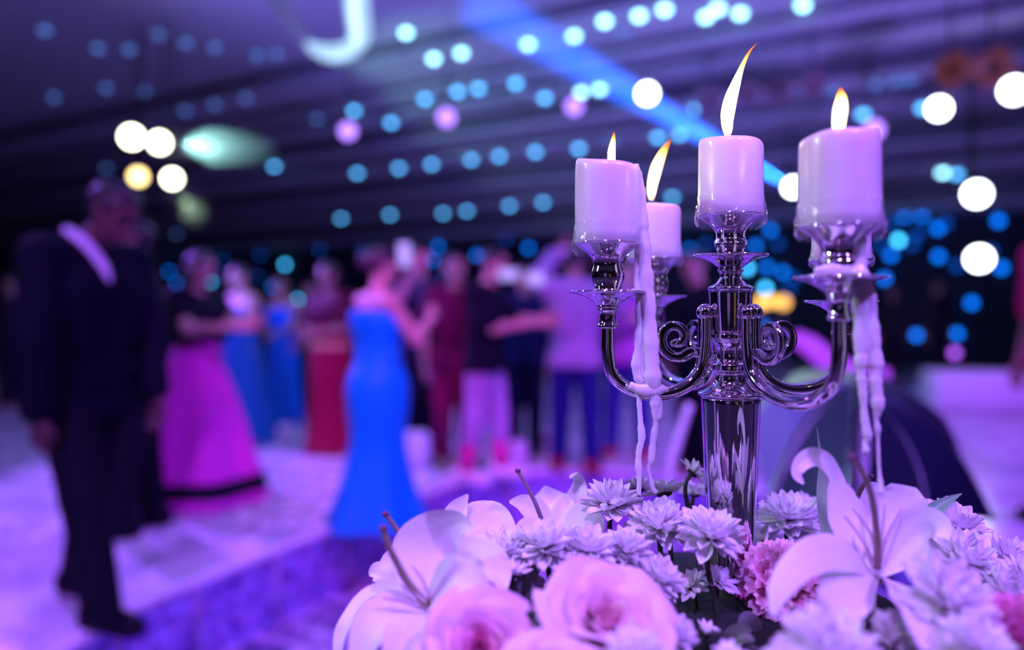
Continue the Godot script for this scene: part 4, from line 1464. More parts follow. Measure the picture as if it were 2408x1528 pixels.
func head_proto() -> MB:
	if head_mb:
		return head_mb
	var m := MB.new()
	var b := [[Vector3(0, 0.035, -0.028), Vector3(0, 0.04, 0.018), 0.078, 0.074], [Vector3(0, 0.0, 0.03), Vector3(0, -0.06, 0.045), 0.056, 0.036], [Vector3(0, -0.085, 0.058), Vector3(0, -0.09, 0.064), 0.022, 0.018],
		[Vector3(0, 0.012, 0.086), Vector3(0, -0.022, 0.104), 0.009, 0.014], [Vector3(0, -0.05, 0.078), Vector3(0, -0.052, 0.082), 0.016, 0.014], [Vector3(0, -0.05, -0.02), Vector3(0, -0.16, -0.03), 0.048, 0.052]]
	for s in [-1.0, 1.0]:
		b.append([Vector3(s * 0.045, -0.02, 0.0), Vector3(s * 0.03, -0.075, 0.035), 0.032, 0.024])
		b.append([Vector3(s * 0.014, 0.034, 0.083), Vector3(s * 0.048, 0.036, 0.066), 0.012, 0.010])
		b.append([Vector3(s * 0.076, -0.015, -0.004), Vector3(s * 0.084, 0.018, -0.014), 0.010, 0.014])
		b.append([Vector3(s * 0.032, 0.014, 0.074), Vector3(s * 0.033, 0.014, 0.075), 0.012, 0.012])
		b.append([Vector3(s * 0.04, -0.02, 0.058), Vector3(s * 0.035, -0.03, 0.058), 0.02, 0.02])
		b.append([Vector3(s * 0.003, -0.046, 0.094), Vector3(s * 0.018, -0.049, 0.087), 0.006, 0.004])
		b.append([Vector3(s * 0.003, -0.056, 0.092), Vector3(s * 0.016, -0.054, 0.087), 0.006, 0.004])
	nets(m, b, 0.008, 0.018)
	for v in m.v:
		var c := Color(1, 1, 1)
		if v.z > 0.05:
			for s in [-1.0, 1.0]:
				var d := v.distance_to(Vector3(s * 0.033, 0.014, 0.088))
				if d < 0.013:
					c = Color(0.08, 0.06, 0.06)
				elif absf(v.x - s * 0.033) < 0.022 and absf(v.y - 0.036) < 0.006:
					c = Color(0.15, 0.1, 0.1)
			if absf(v.y + 0.051) < 0.011 and absf(v.x) < 0.022 and v.z > 0.08:
				c = Color(0.8, 0.35, 0.38)
		m.c.append(c)
	head_mb = m
	return m


# wrist at the origin, fingers down -y, thumb towards +z, palm towards -x
func hand_proto(curl: float) -> MB:
	var key := "%.1f" % curl
	if hand_mb.has(key):
		return hand_mb[key]
	var m := MB.new()
	var b := []
	for k in 4:
		var z := 0.030 - k * 0.020
		b.append([Vector3(0, -0.01, z * 0.55), Vector3(-0.002, -0.085, z), 0.013, 0.0115])
		var len: float = [0.072, 0.080, 0.074, 0.058][k]
		var p := Vector3(-0.002, -0.088, z)
		var ang := curl * 0.35 + k * 0.05
		for s in 3:
			var q: Vector3 = p + Vector3(-sin(ang), -cos(ang), (1.5 - k) * 0.03) * len * [0.46, 0.31, 0.23][s]
			b.append([p, q, 0.0095 - s * 0.0008, 0.0088 - s * 0.0008])
			p = q
			ang += curl * 0.7
	b.append([Vector3(0, 0.02, 0), Vector3(0, -0.02, 0), 0.024, 0.024])
	b.append([Vector3(-0.004, -0.02, 0.022), Vector3(-0.012, -0.055, 0.046), 0.015, 0.012])
	b.append([Vector3(-0.012, -0.055, 0.046), Vector3(-0.018 - curl * 0.008, -0.082, 0.052), 0.0112, 0.010])
	b.append([Vector3(-0.018 - curl * 0.008, -0.082, 0.052), Vector3(-0.026 - curl * 0.014, -0.105, 0.048), 0.0098, 0.008])
	nets(m, b, 0.0055, 0.006)
	for v in m.v:
		m.c.append(Color.WHITE)
	hand_mb[key] = m
	return m


func add_mb(m: MB, src: MB, xf: Transform3D) -> void:
	var v0 := m.v.size()
	var flip := xf.basis.determinant() < 0.0
	for v in src.v:
		m.v.append(xf * v)
	m.c.append_array(src.c)
	for k in range(0, src.i.size(), 3):
		m.i.append_array(PackedInt32Array([v0 + src.i[k], v0 + src.i[k + (2 if flip else 1)], v0 + src.i[k + (1 if flip else 2)]]))


func cloth(c: Color, rough := 0.7, sheen := 0.0) -> StandardMaterial3D:
	var m := mat("cloth_%s_%d_%d" % [c.to_html(), int(rough * 100), int(sheen * 10)], c, rough)
	if sheen > 0.0:
		m.rim_enabled = true
		m.rim = sheen
	m.metallic_specular = 0.22
	return m


# q: feet [px, py], h height in metres, yaw in degrees (0 looks at the viewer, 90 to the right), and the clothes
func person(label: String, q: Dictionary) -> Node3D:
	var fy: float = q.get("floor", 0.0)
	var at := G(q.feet[0], q.feet[1], fy)
	at.y = fy
	var o := thing("person", label, "person", at, "")
	o.rotation.y = deg_to_rad(q.get("yaw", 0.0))
	var H: float = q.h
	var lean: float = q.get("lean", 0.0)
	var cell: float = q.get("cell", 0.022)
	var V := func(x: float, y: float, z: float) -> Vector3: return Vector3(x, y, z + lean * maxf(0.0, y - 0.52)) * H
	var male: bool = q.get("male", true)
	var sx := 0.118 if male else 0.100
	var legs: Array = q.get("legs", [0.0, 0.0])
	var sk: Array = []
	var sh := {}
	var wd := 0.033 if male else 0.022
	var torso := [[V.call(-0.040, 0.53, 0), V.call(0.040, 0.53, 0), 0.060, 0.060], [V.call(-wd, 0.56, 0), V.call(-wd * 1.5, 0.72, 0.0), 0.050, 0.058], [V.call(wd, 0.56, 0), V.call(wd * 1.5, 0.72, 0.0), 0.050, 0.058],
		[V.call(-0.045, 0.74, 0.004), V.call(0.045, 0.74, 0.004), 0.056, 0.056], [V.call(-sx, 0.802, -0.005), V.call(sx, 0.802, -0.005), 0.034, 0.034], [V.call(0, 0.80, -0.005), V.call(0, 0.855, 0.004), 0.036, 0.031]]
	if not male:
		torso.append([V.call(-0.042, 0.735, 0.035), V.call(-0.042, 0.73, 0.04), 0.034, 0.032])
		torso.append([V.call(0.042, 0.735, 0.035), V.call(0.042, 0.73, 0.04), 0.034, 0.032])
	var arms := []
	var fore := []
	var upper := []
	for s in [1, -1]:
		var e: Array = q.get("le" if s > 0 else "re", [0.145, 0.63, -0.01])
		var w: Array = q.get("lw" if s > 0 else "rw", [0.15, 0.485, 0.03])
		var a: Vector3 = V.call(s * sx, 0.805, -0.005)
		var b: Vector3 = V.call(s * e[0], e[1], e[2])
		var c: Vector3 = V.call(s * w[0], w[1], w[2])
		upper.append([a, b, 0.030, 0.024])
		fore.append([b, c, 0.0245, 0.016])
	var leg := []
	var feet := []
	for s in [1, -1]:
		var st: float = legs[0 if s > 0 else 1]
		var kz := st * 0.45 + 0.012
		var spread: float = q.get("spread", 0.0)
		leg.append([Vector3(s * 0.052, 0.51, 0) * H, Vector3(s * (0.056 + spread * 0.5), 0.285, kz) * H, 0.052, 0.036])
		leg.append([Vector3(s * (0.056 + spread * 0.5), 0.285, kz) * H, Vector3(s * (0.056 + spread), 0.05, st) * H, 0.036, 0.022])
		feet.append([Vector3(s * (0.056 + spread), 0.026, st - 0.02) * H, Vector3(s * (0.064 + spread), 0.018, st + 0.095) * H, 0.026, 0.018])
	var scaled := func(list: Array, add: float, mul := 1.0) -> Array:
		return list.map(func(b): return [b[0], b[1], (b[2] * mul + add) * H, (b[3] * mul + add) * H])
	# body with its head and hands
	var m := MB.new()
	nets(m, scaled.call(torso + upper + fore + leg + feet, 0.0), cell, 0.03)
	for k in m.v.size():
		m.c.append(Color.WHITE)
	var hs := H * 0.13 / 0.235
	var hp: Vector3 = V.call(0, 0.925, 0.022)
	var tilt: Array = q.get("head", [0.0, 0.0])
	var hb := Basis(Vector3.UP, deg_to_rad(tilt[1])) * Basis(Vector3.RIGHT, deg_to_rad(tilt[0]))
	var pivot: Vector3 = V.call(0, 0.86, 0.005)
	var hx := Transform3D(hb * Basis.from_scale(Vector3.ONE * hs), pivot + hb * (hp - pivot))
	add_mb(m, head_proto(), hx)
	for k in 2:
		var s := 1.0 if k == 0 else -1.0
		var d: Vector3 = (fore[k][1] - fore[k][0]).normalized()
		var out := Vector3(s, 0, 0)
		out = (out - d * out.dot(d)).normalized()
		var hbx := Basis(out, -d, out.cross(-d)) if s > 0 else Basis(out, -d, (-out).cross(-d))
		add_mb(m, hand_proto(q.get("curl", 0.5)), Transform3D(hbx * Basis.from_scale(Vector3.ONE * H / 1.75), fore[k][1] + d * 0.01))
	var tone: Color = q.get("skin", lin(0.42, 0.24, 0.16))
	var skin := mat("skin_%s" % tone.to_html(), tone, 0.5)
	skin.vertex_color_use_as_albedo = true
	part("body", fin(m), skin, o)
	# hair
	var hm := MB.new()
	var hairb := [[Vector3(0, 0.045, -0.035), Vector3(0, 0.052, 0.012), 0.086, 0.080]]
	var hc := [[Vector3(0, -0.55, 0.83), 0.022]]
	match q.get("hair", "short"):
		"long":
			hairb.append_array([[Vector3(-0.04, 0.0, -0.06), Vector3(-0.05, -0.22, -0.07), 0.055, 0.045], [Vector3(0.04, 0.0, -0.06), Vector3(0.05, -0.22, -0.07), 0.055, 0.045]])
		"bun":
			hairb.append([Vector3(0, 0.05, -0.12), Vector3(0, 0.055, -0.125), 0.045, 0.045])
	nets(hm, hairb, 0.010, 0.02, hc, hx)
	part("hair", fin(hm), mat("hair_%s" % q.get("hair_tone", lin(0.012, 0.009, 0.01)).to_html(), q.get("hair_tone", lin(0.012, 0.009, 0.01)), 0.5), o)
	# shoes
	if q.has("shoes"):
		for fb in scaled.call(feet, 0.010):
			m = MB.new()
			nets(m, [fb, [fb[0] + Vector3(0, 0.02, 0) * H, fb[0] + Vector3(0, 0.03, 0.005) * H, 0.028 * H, 0.024 * H]], 0.014, 0.02, [[Vector3(0, -1, 0), -0.004]])
			part("shoe", fin(m), cloth(q.shoes, 0.35), o)
	# upper garment
	if q.has("top"):
		var t: Array = q.top           # [name, colour, sleeve length 0..2, bottom, thickness, roughness]
		var add: float = t[4]
		var bl := scaled.call(torso.slice(0, 5), add) as Array
		if t[3] < 0.5:
			bl.append([V.call(-0.05, t[3] + 0.02, 0), V.call(0.05, t[3] + 0.02, 0), (0.062 + add) * H, (0.062 + add) * H])
		if t[2] > 0.0:
			for u in upper:
				bl.append([u[0], u[0].lerp(u[1], minf(1.0, t[2])), (0.030 + add) * H, (0.028 + add) * H])
		if t[2] > 1.0:
			for u in fore:
				bl.append([u[0], u[0].lerp(u[1], t[2] - 1.0), (0.026 + add) * H, (0.021 + add) * H])
		m = MB.new()
		nets(m, bl, cell, 0.03, [[Vector3(0, -1, 0), -t[3] * H]])
		part(t[0], fin(m), cloth(t[1], t[5]), o)
	if q.has("trousers"):
		m = MB.new()
		var add := 0.012
		var bl := scaled.call([torso[0]] + leg, add) as Array
		for k in 2:
			bl.append([leg[k * 2 + 1][0], leg[k * 2 + 1][1] + Vector3(0, -0.03, 0.005) * H, 0.043 * H, 0.040 * H])
		var hem: float = q.get("hem", 0.03)
		nets(m, bl, cell, 0.025, [[Vector3(0, -1, 0), -hem * H], [Vector3(0, 1, 0), 0.60 * H]])
		part("trousers", fin(m), cloth(q.trousers, 0.75), o)
	if q.has("socks"):
		for k in 2:
			m = MB.new()
			rod(m, leg[k * 2 + 1][0].lerp(leg[k * 2 + 1][1], 0.25), leg[k * 2 + 1][1], 0.034 * H, 12)
			part("sock", fin(m), cloth(q.socks, 0.8), o)
	if q.has("gown"):
		gown(o, H, V, q.gown)
	return o


# g: {name, colour, rows: [height, half width, half depth, fold], folds, rough, bands: [[from, to, name, colour]]}
func gown(o: Node3D, H: float, V: Callable, g: Dictionary) -> void:
	var hs := []
	var rxs := []
	var rzs := []
	var fs := []
	var xs := []
	for r in g.rows:
		hs.append(r[0]); rxs.append(r[1]); rzs.append(r[2]); fs.append(r[3]); xs.append(r[4] if r.size() > 4 else 0.0)
	var n := 6
	var ys := smooth_vals(hs, n)
	var ax := smooth_vals(rxs, n)
	var az := smooth_vals(rzs, n)
	var af := smooth_vals(fs, n)
	var sh := smooth_vals(xs, n)
	var build := func(lo: float, hi: float, grow: float) -> ArrayMesh:
		var m := MB.new()
		var rows := []
		for k in ys.size():
			if ys[k] < lo - 0.001 or ys[k] > hi + 0.001:
				continue
			var c: Vector3 = V.call(sh[k], ys[k], 0)
			var p := PackedVector3Array()
			for j in 64:
				var a := TAU * j / 64.0
				var w: float = 1.0 + af[k] * sin(a * g.get("folds", 9) + 0.6 * sin(a * 2.0)) + grow
				p.append(c + Vector3(cos(a) * ax[k] * w, 0, sin(a) * az[k] * w) * H)
			rows.append(p)
		grid(m, rows, true, true)
		return fin(m)
	var top_part := part(g.name, build.call(0.0, 1.0, 0.0), cloth(g.colour, g.get("rough", 0.5), 0.1), o)
	for b in g.get("bands", []):
		part(b[2], build.call(b[0], b[1], 0.012), cloth(b[3], 0.6), top_part)


func phone(label: String, p: Vector3, size: Vector3, glow_it: bool, yaw: float) -> void:
	var o := thing("phone", label, "phone", p, "")
	o.rotation.y = deg_to_rad(yaw)
	var m := MB.new()
	rbox(m, Transform3D(), size, 0.004)
	part("case", fin(m), mat("phone_case", lin(0.02, 0.02, 0.025), 0.3), o)
	m = MB.new()
	rbox(m, Transform3D(Basis(), Vector3(0, 0, size.z * 0.5)), Vector3(size.x * 0.9, size.y * 0.92, 0.002), 0.0008)
	part("screen", fin(m), glow("phone_screen", lin(0.45, 0.32, 1.0), 1.3), o)


func people() -> void:
	var black := lin(0.006, 0.006, 0.012)
	var brown := lin(0.34, 0.18, 0.13)
	var tan_ := lin(0.50, 0.30, 0.22)
	var man := person("tall man in a dark suit at the left front, looking down, white shirt collar showing", {"feet": [196, 1432], "h": 1.83, "yaw": 70, "lean": 0.09, "head": [30, 4], "legs": [-0.10, 0.13], "spread": 0.01, "skin": lin(0.10, 0.04, 0.04),
		"re": [0.150, 0.63, 0.03], "rw": [0.145, 0.475, 0.04], "le": [0.15, 0.63, 0.03], "lw": [0.14, 0.49, 0.07], "shoes": black, "trousers": black, "top": ["jacket", lin(0.004, 0.005, 0.013), 1.95, 0.44, 0.014, 0.8], "cell": 0.02})
	# shirt front and collar of the suited man
	var H := 1.83
	var m := MB.new()
	var cp := []
	for q in [[-0.040, 0.870, -0.035], [-0.055, 0.862, -0.005], [-0.050, 0.840, 0.030], [-0.036, 0.81, 0.052], [-0.026, 0.78, 0.070], [-0.018, 0.752, 0.078]]:
		cp.append(Vector3(q[0], q[1], q[2] + 0.10 * (q[1] - 0.52)) * H)
	tube(m, smooth_path(cp, 4), smooth_vals([0.022, 0.026, 0.027, 0.024, 0.020, 0.008], 4), 12, 0.5)
	part("shirt_front", fin(m), cloth(lin(0.7, 0.66, 0.8), 0.6), man)
	person("man in a dark suit behind the tall suited man, only his collar and hand lit", {"feet": [330, 1250], "h": 1.76, "yaw": -70, "skin": brown, "top": ["jacket", black, 1.95, 0.44, 0.02, 0.8], "trousers": black, "shoes": black, "legs": [0.04, -0.04], "le": [0.15, 0.63, 0.0], "lw": [0.14, 0.49, 0.08], "re": [0.15, 0.63, 0.02], "rw": [0.12, 0.53, 0.14]})
	person("woman in a magenta skirt with a black bodice and black hem, holding both arms forward", {"feet": [462, 1172], "h": 1.64, "yaw": 62, "male": false, "hair": "long", "skin": tan_, "head": [6, 0], "le": [0.10, 0.70, 0.11], "lw": [0.06, 0.715, 0.26], "re": [0.12, 0.69, 0.10], "rw": [0.05, 0.70, 0.26],
		"top": ["bodice", black, 0.55, 0.60, 0.010, 0.7],
		"gown": {"name": "skirt", "colour": lin(0.72, 0.045, 0.45), "folds": 7, "rows": [[0.63, 0.085, 0.075, 0.0], [0.55, 0.105, 0.10, 0.02], [0.40, 0.15, 0.16, 0.05], [0.22, 0.20, 0.22, 0.06], [0.11, 0.235, 0.26, 0.05], [0.06, 0.25, 0.28, 0.05], [0.008, 0.26, 0.29, 0.05]], "bands": [[0.045, 0.115, "black_hem", black]]}})
	person("woman in a long teal gown behind the magenta skirt", {"feet": [570, 1040], "h": 1.66, "yaw": -40, "male": false, "hair": "bun", "skin": tan_, "le": [0.13, 0.66, 0.06], "lw": [0.05, 0.70, 0.16], "re": [0.13, 0.66, 0.06], "rw": [0.05, 0.71, 0.17],
		"gown": {"name": "gown", "colour": lin(0.01, 0.14, 0.36), "folds": 8, "rows": [[0.77, 0.110, 0.092, 0.0], [0.70, 0.112, 0.09, 0.0], [0.62, 0.088, 0.072, 0.0], [0.52, 0.105, 0.095, 0.01], [0.3, 0.13, 0.13, 0.04], [0.1, 0.16, 0.17, 0.06], [0.01, 0.18, 0.19, 0.06]]}, "cell": 0.026})
	person("woman in a blue satin dress seen between the teal gown and the dark red one", {"feet": [664, 1000], "h": 1.60, "yaw": -20, "male": false, "hair": "long", "skin": brown, "le": [0.12, 0.65, 0.05], "lw": [0.07, 0.62, 0.15], "re": [0.12, 0.65, 0.05], "rw": [0.06, 0.72, 0.16],
		"gown": {"name": "dress", "colour": lin(0.01, 0.16, 0.65), "folds": 7, "rough": 0.35, "rows": [[0.78, 0.110, 0.090, 0.0], [0.72, 0.115, 0.092, 0.0], [0.62, 0.088, 0.072, 0.0], [0.52, 0.10, 0.09, 0.01], [0.3, 0.11, 0.11, 0.04], [0.02, 0.13, 0.13, 0.05]]}, "cell": 0.026})
	person("person in a dark green outfit standing beside the dark red sari", {"feet": [728, 985], "h": 1.55, "yaw": 10, "male": false, "hair": "short", "skin": brown,
		"gown": {"name": "tunic", "colour": lin(0.0, 0.035, 0.03), "folds": 6, "rows": [[0.80, 0.12, 0.075, 0.0], [0.72, 0.118, 0.092, 0.0], [0.62, 0.09, 0.075, 0.0], [0.45, 0.11, 0.1, 0.02], [0.02, 0.13, 0.13, 0.04]]}, "cell": 0.026})
	person("woman in a dark red sari with pale gold trim, left of the blue evening gown", {"feet": [778, 1062], "h": 1.66, "yaw": -30, "male": false, "hair": "long", "skin": brown, "le": [0.13, 0.65, 0.04], "lw": [0.06, 0.63, 0.15], "re": [0.13, 0.65, 0.04], "rw": [0.05, 0.60, 0.15],
		"top": ["blouse", lin(0.08, 0.004, 0.02), 0.8, 0.60, 0.012, 0.6],
		"gown": {"name": "sari", "colour": lin(0.30, 0.008, 0.05), "folds": 10, "rows": [[0.66, 0.09, 0.08, 0.0], [0.55, 0.11, 0.10, 0.02], [0.3, 0.10, 0.11, 0.05], [0.1, 0.115, 0.125, 0.06], [0.01, 0.13, 0.14, 0.06]], "bands": [[0.53, 0.585, "gold_trim", lin(0.75, 0.45, 0.25)], [0.20, 0.24, "gold_border", lin(0.75, 0.4, 0.25)]]}, "cell": 0.026})
	var bw := person("woman in a long fitted blue evening gown, arms raised to take a picture", {"feet": [888, 1228], "h": 1.62, "yaw": 128, "male": false, "hair": "bun", "hair_tone": lin(0.05, 0.012, 0.03), "skin": lin(0.58, 0.34, 0.27), "head": [-4, 0], "re": [0.12, 0.67, 0.09], "rw": [0.04, 0.74, 0.20], "le": [0.15, 0.76, 0.14], "lw": [0.08, 0.92, 0.20],
		"gown": {"name": "evening_gown", "colour": lin(0.003, 0.30, 0.70), "folds": 6, "rough": 0.42, "rows": [[0.775, 0.108, 0.092, 0.0], [0.73, 0.118, 0.098, 0.0], [0.66, 0.098, 0.080, 0.01], [0.60, 0.092, 0.076, 0.012], [0.52, 0.118, 0.108, 0.012], [0.44, 0.122, 0.112, 0.012], [0.32, 0.108, 0.102, 0.015], [0.24, 0.115, 0.112, 0.03], [0.12, 0.138, 0.145, 0.07], [0.04, 0.165, 0.175, 0.09], [0.006, 0.178, 0.19, 0.10]], "bands": [[0.595, 0.63, "sash_pleat", lin(0.008, 0.36, 0.78)]]}})
	person("man with a dark suit holding a phone up behind the blue evening gown", {"feet": [990, 1060], "h": 1.78, "yaw": -50, "skin": tan_, "re": [0.13, 0.66, 0.10], "rw": [0.06, 0.80, 0.20], "le": [0.14, 0.66, 0.09], "lw": [0.05, 0.80, 0.2], "top": ["jacket", lin(0.008, 0.008, 0.03), 1.9, 0.45, 0.018, 0.8], "trousers": lin(0.006, 0.006, 0.02), "shoes": black, "cell": 0.026})
	person("slim person in magenta and dark clothes between the dark suit and the lavender trousers", {"feet": [1068, 1092], "h": 1.70, "yaw": 20, "skin": brown, "male": false, "hair": "long", "top": ["top", lin(0.10, 0.004, 0.04), 0.9, 0.5, 0.012, 0.7], "trousers": lin(0.20, 0.008, 0.07), "cell": 0.026})
	person("man in a dark shirt, lavender trousers, magenta socks and white shoes", {"feet": [1140, 1128], "h": 1.70, "yaw": 72, "skin": tan_, "lean": 0.04, "head": [4, 0], "le": [0.12, 0.69, 0.10], "lw": [0.06, 0.69, 0.25], "re": [0.13, 0.66, 0.08], "rw": [0.05, 0.68, 0.23], "top": ["shirt", lin(0.006, 0.006, 0.016), 0.8, 0.47, 0.018, 0.8], "trousers": lin(0.42, 0.27, 0.50), "hem": 0.16, "socks": lin(0.85, 0.03, 0.35), "shoes": lin(0.85, 0.8, 0.85), "legs": [0.05, -0.06], "spread": 0.02})
	person("person in dark blue in the row behind, right of the lavender trousers", {"feet": [1235, 1065], "h": 1.64, "yaw": -15, "skin": brown, "top": ["shirt", lin(0.006, 0.012, 0.06), 1.6, 0.46, 0.015, 0.8], "trousers": lin(0.004, 0.006, 0.03), "shoes": black, "cell": 0.026})
	person("person in a pale violet shirt and blue jeans reaching up, left of the hanging wax", {"feet": [1352, 1108], "h": 1.74, "yaw": 165, "skin": brown, "le": [0.17, 0.86, 0.05], "lw": [0.10, 0.98, 0.10], "re": [0.17, 0.72, 0.05], "rw": [0.2, 0.80, 0.10], "top": ["shirt", lin(0.33, 0.26, 0.42), 1.85, 0.46, 0.018, 0.7], "trousers": lin(0.012, 0.014, 0.14), "shoes": lin(0.25, 0.01, 0.03), "spread": 0.025, "legs": [0.03, -0.03]})
	person("person in a bright violet pink top and blue jeans behind the hanging wax", {"feet": [1475, 1072], "h": 1.66, "yaw": -20, "male": false, "hair": "long", "skin": tan_, "le": [0.13, 0.66, 0.05], "lw": [0.08, 0.70, 0.16], "top": ["top", lin(0.45, 0.08, 0.40), 1.0, 0.47, 0.014, 0.7], "trousers": lin(0.03, 0.02, 0.22), "shoes": lin(0.35, 0.01, 0.04), "spread": 0.03})
	person("person with a red-brown face in dark clothes seen past the left candle's plate", {"feet": [1640, 1120], "h": 1.70, "yaw": -60, "skin": brown, "top": ["shirt", black, 1.7, 0.46, 0.016, 0.8], "trousers": black, "cell": 0.026})
	person("man in a red shirt and dark blue trousers at the right edge", {"feet": [2520, 1235], "h": 1.95, "floor": 0.0, "yaw": -80, "skin": lin(0.3, 0.14, 0.1), "top": ["shirt", lin(0.5, 0.02, 0.10), 0.9, 0.47, 0.018, 0.7], "trousers": lin(0.006, 0.01, 0.08), "shoes": black, "cell": 0.026})
	for q in [[2030, 905, 1.66, "left of three dim figures far back at the right"], [2100, 900, 1.62, "middle one of three dim figures far back at the right"], [2200, 905, 1.70, "right of three dim figures far back at the right, under the violet light"], [30, 960, 1.65, "dim figure at the left edge behind the suited man"]]:
		person(q[3], {"feet": [q[0], q[1]], "h": q[2], "yaw": rng.randf_range(-40, 40), "skin": brown, "top": ["shirt", lin(0.03, 0.025, 0.035), 1.5, 0.46, 0.014, 0.8], "trousers": lin(0.02, 0.018, 0.03), "cell": 0.032})
	phone("lit phone held up above the blue evening gown", G(888, 1228) + Vector3(0.155, 1.58, -0.02), Vector3(0.075, 0.15, 0.009), true, 10)
	phone("left one of two lit phones held by the guests in the middle", P(1195, 645, 5.3), Vector3(0.15, 0.08, 0.009), true, 0)
	phone("right one of two lit phones held by the guests in the middle", P(1258, 655, 5.3), Vector3(0.13, 0.09, 0.009), true, 0)


# ------------------------------------------------------------------ odds and ends
func odds() -> void:
	# dark canopy behind the candelabra: lit and shaded sides painted into its panel tones
	var z := 1.9
	var o := thing("umbrella", "open dark umbrella behind the right lily, panels coloured as if lit or shaded", "umbrella", P(2040, 960, z), "")
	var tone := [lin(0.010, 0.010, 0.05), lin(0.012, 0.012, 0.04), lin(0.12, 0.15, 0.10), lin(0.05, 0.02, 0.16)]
	var apex := P(2010, 902, 1.85) - o.position
	var rimp := []
	for q in [[2335, 1225, 1.75], [2200, 1330, 1.5], [1990, 1330, 1.40], [1800, 1215, 1.55], [1735, 1030, 1.95], [1830, 930, 2.35], [2080, 945, 2.5], [2255, 1060, 2.2]]:
		rimp.append(P(q[0], q[1], q[2]) - o.position)
	for k in 8:
		var a: Vector3 = rimp[k]
		var b: Vector3 = rimp[(k + 1) % 8]
		var m := MB.new()
		var rows := []
		var out := ((a + b) * 0.5 - apex).cross(b - a).normalized()
		if out.y < 0.0:
			out = -out
		for r in 9:
			var v := r / 8.0
			var p := PackedVector3Array()
			for c in 9:
				var u := c / 8.0
				var e := a.lerp(b, u)
				var pt := apex.lerp(e, v) + out * 0.05 * sin(PI * v) * 1.2 - (a.lerp(b, 0.5) - apex) * 0.10 * v * 4.0 * u * (1.0 - u) * v
				p.append(pt)
			rows.append(p)
		# two skins so that the cloth has a thickness
		grid(m, rows, false)
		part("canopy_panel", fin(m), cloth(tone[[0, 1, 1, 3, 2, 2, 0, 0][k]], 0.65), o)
		m = MB.new()
		var rp := []
		for r in 7:
			var v := r / 6.0
			rp.append(apex.lerp(a, v) + out * 0.055 * sin(PI * v))
		tube(m, smooth_path(rp, 3), smooth_vals([0.006, 0.005, 0.005, 0.005, 0.005, 0.005, 0.004], 3), 8)
		part("rib", fin(m), mat("rib_metal", lin(0.1, 0.1, 0.14), 0.35, 0.8), o)
	var sm := MB.new()
	rod(sm, apex + Vector3(0, 0.03, 0), Vector3(apex.x, HALL - o.position.y, apex.z), 0.012, 10)
	part("shaft", fin(sm), mat("rib_metal", Color.BLACK), o)
	# pale upright tube left of the pole
	o = thing("pole", "slim pale tube leaning behind the wax strands, left of the candelabra's pole", "tube", P(1572, 1150, 2.4), "")
	var m := MB.new()
	var foot := P(1548, 1240, 2.4)
	foot.y = 0.0
	tube(m, smooth_path([foot - o.position, Vector3.ZERO, P(1592, 1050, 2.4) - o.position, P(1622, 950, 2.4) - o.position], 4), smooth_vals([0.014, 0.0135, 0.013, 0.012], 4), 14)
	part("tube_body", fin(m), mat("tube_pale", lin(0.75, 0.68, 0.8), 0.4), o)
	# glowing violet arc right of the column
	o = thing("violet_arc", "glowing violet arc curving down to the right behind the right arm", "light", P(1990, 870, 3.4), "")
	m = MB.new()
	var ap := []
	for q in [[1868, 792, 3.5], [1905, 812, 3.45], [1945, 845, 3.42], [1985, 868, 3.4], [2040, 878, 3.38], [2090, 884, 3.36]]:
		ap.append(P(q[0], q[1], q[2]) - o.position)
	tube(m, smooth_path(ap, 5), smooth_vals([0.034, 0.045, 0.048, 0.048, 0.042, 0.03], 5), 14)
	part("glow_tube", fin(m), glow("violet_tube", lin(0.42, 0.05, 1.0), 1.1), o)
	m = MB.new()
	rod(m, ap[5] + Vector3(0, -0.03, 0), Vector3(ap[5].x, -o.position.y, ap[5].z), 0.02, 10)
	part("stand", fin(m), mat("lamp_black", Color.BLACK), o)
	# white draped table at the right
	o = thing("table", "low table under a white cloth at the far right, brightly lit violet", "table", G(2300, 965), "")
	m = MB.new()
	rbox(m, Transform3D(Basis(Vector3.UP, -0.2), Vector3(0, 0.24, 0)), Vector3(1.15, 0.48, 0.6), 0.04)
	part("draped_cloth", fin(m), cloth(lin(0.85, 0.8, 0.85), 0.6), o)
	# pale blurred shapes on the stage behind the first row, built as boxes
	for q in [[972, 1095, 62, 78, "pale box on the stage right of the blue evening gown"], [1052, 1005, 50, 60, "pale box farther back between the dark suit and the lavender trousers"], [1212, 1098, 42, 60, "pale box right of the lavender trousers"], [1270, 1050, 46, 40, "small pale blue box at the pale shirted person's feet"], [674, 1036, 34, 36, "small violet box at the foot of the blue satin dress"]]:
		var b := G(q[0], q[1])
		o = thing("pale_box", q[4], "box", b, "")
		var s: float = -b.z / F
		m = MB.new()
		rbox(m, Transform3D(Basis(Vector3.UP, rng.randf() * 1.5), Vector3(0, q[3] * s * 0.42, 0)), Vector3(q[2] * s, q[3] * s * 0.84, q[2] * s), 0.01)
		part("box_body", fin(m), cloth(lin(0.8, 0.75, 0.9), 0.5), o)
		m = MB.new()
		rbox(m, Transform3D(Basis(Vector3.UP, 0.3), Vector3(0, q[3] * s * 0.92, 0)), Vector3(q[2] * s * 1.06, q[3] * s * 0.16, q[2] * s * 1.06), 0.008)
		part("lid", fin(m), cloth(lin(0.85, 0.8, 0.9), 0.5), o)
	# pale flecks scattered over the stage for the bright blobs on its floor
	var flake := MB.new()
	lathe(flake, [0.002, -0.004, 0.040, -0.003, 0.046, 0.0, 0.040, 0.003, 0.002, 0.004], 9)
	var mm := MultiMesh.new()
	mm.transform_format = MultiMesh.TRANSFORM_3D
	mm.mesh = fin(flake)
	mm.instance_count = 150
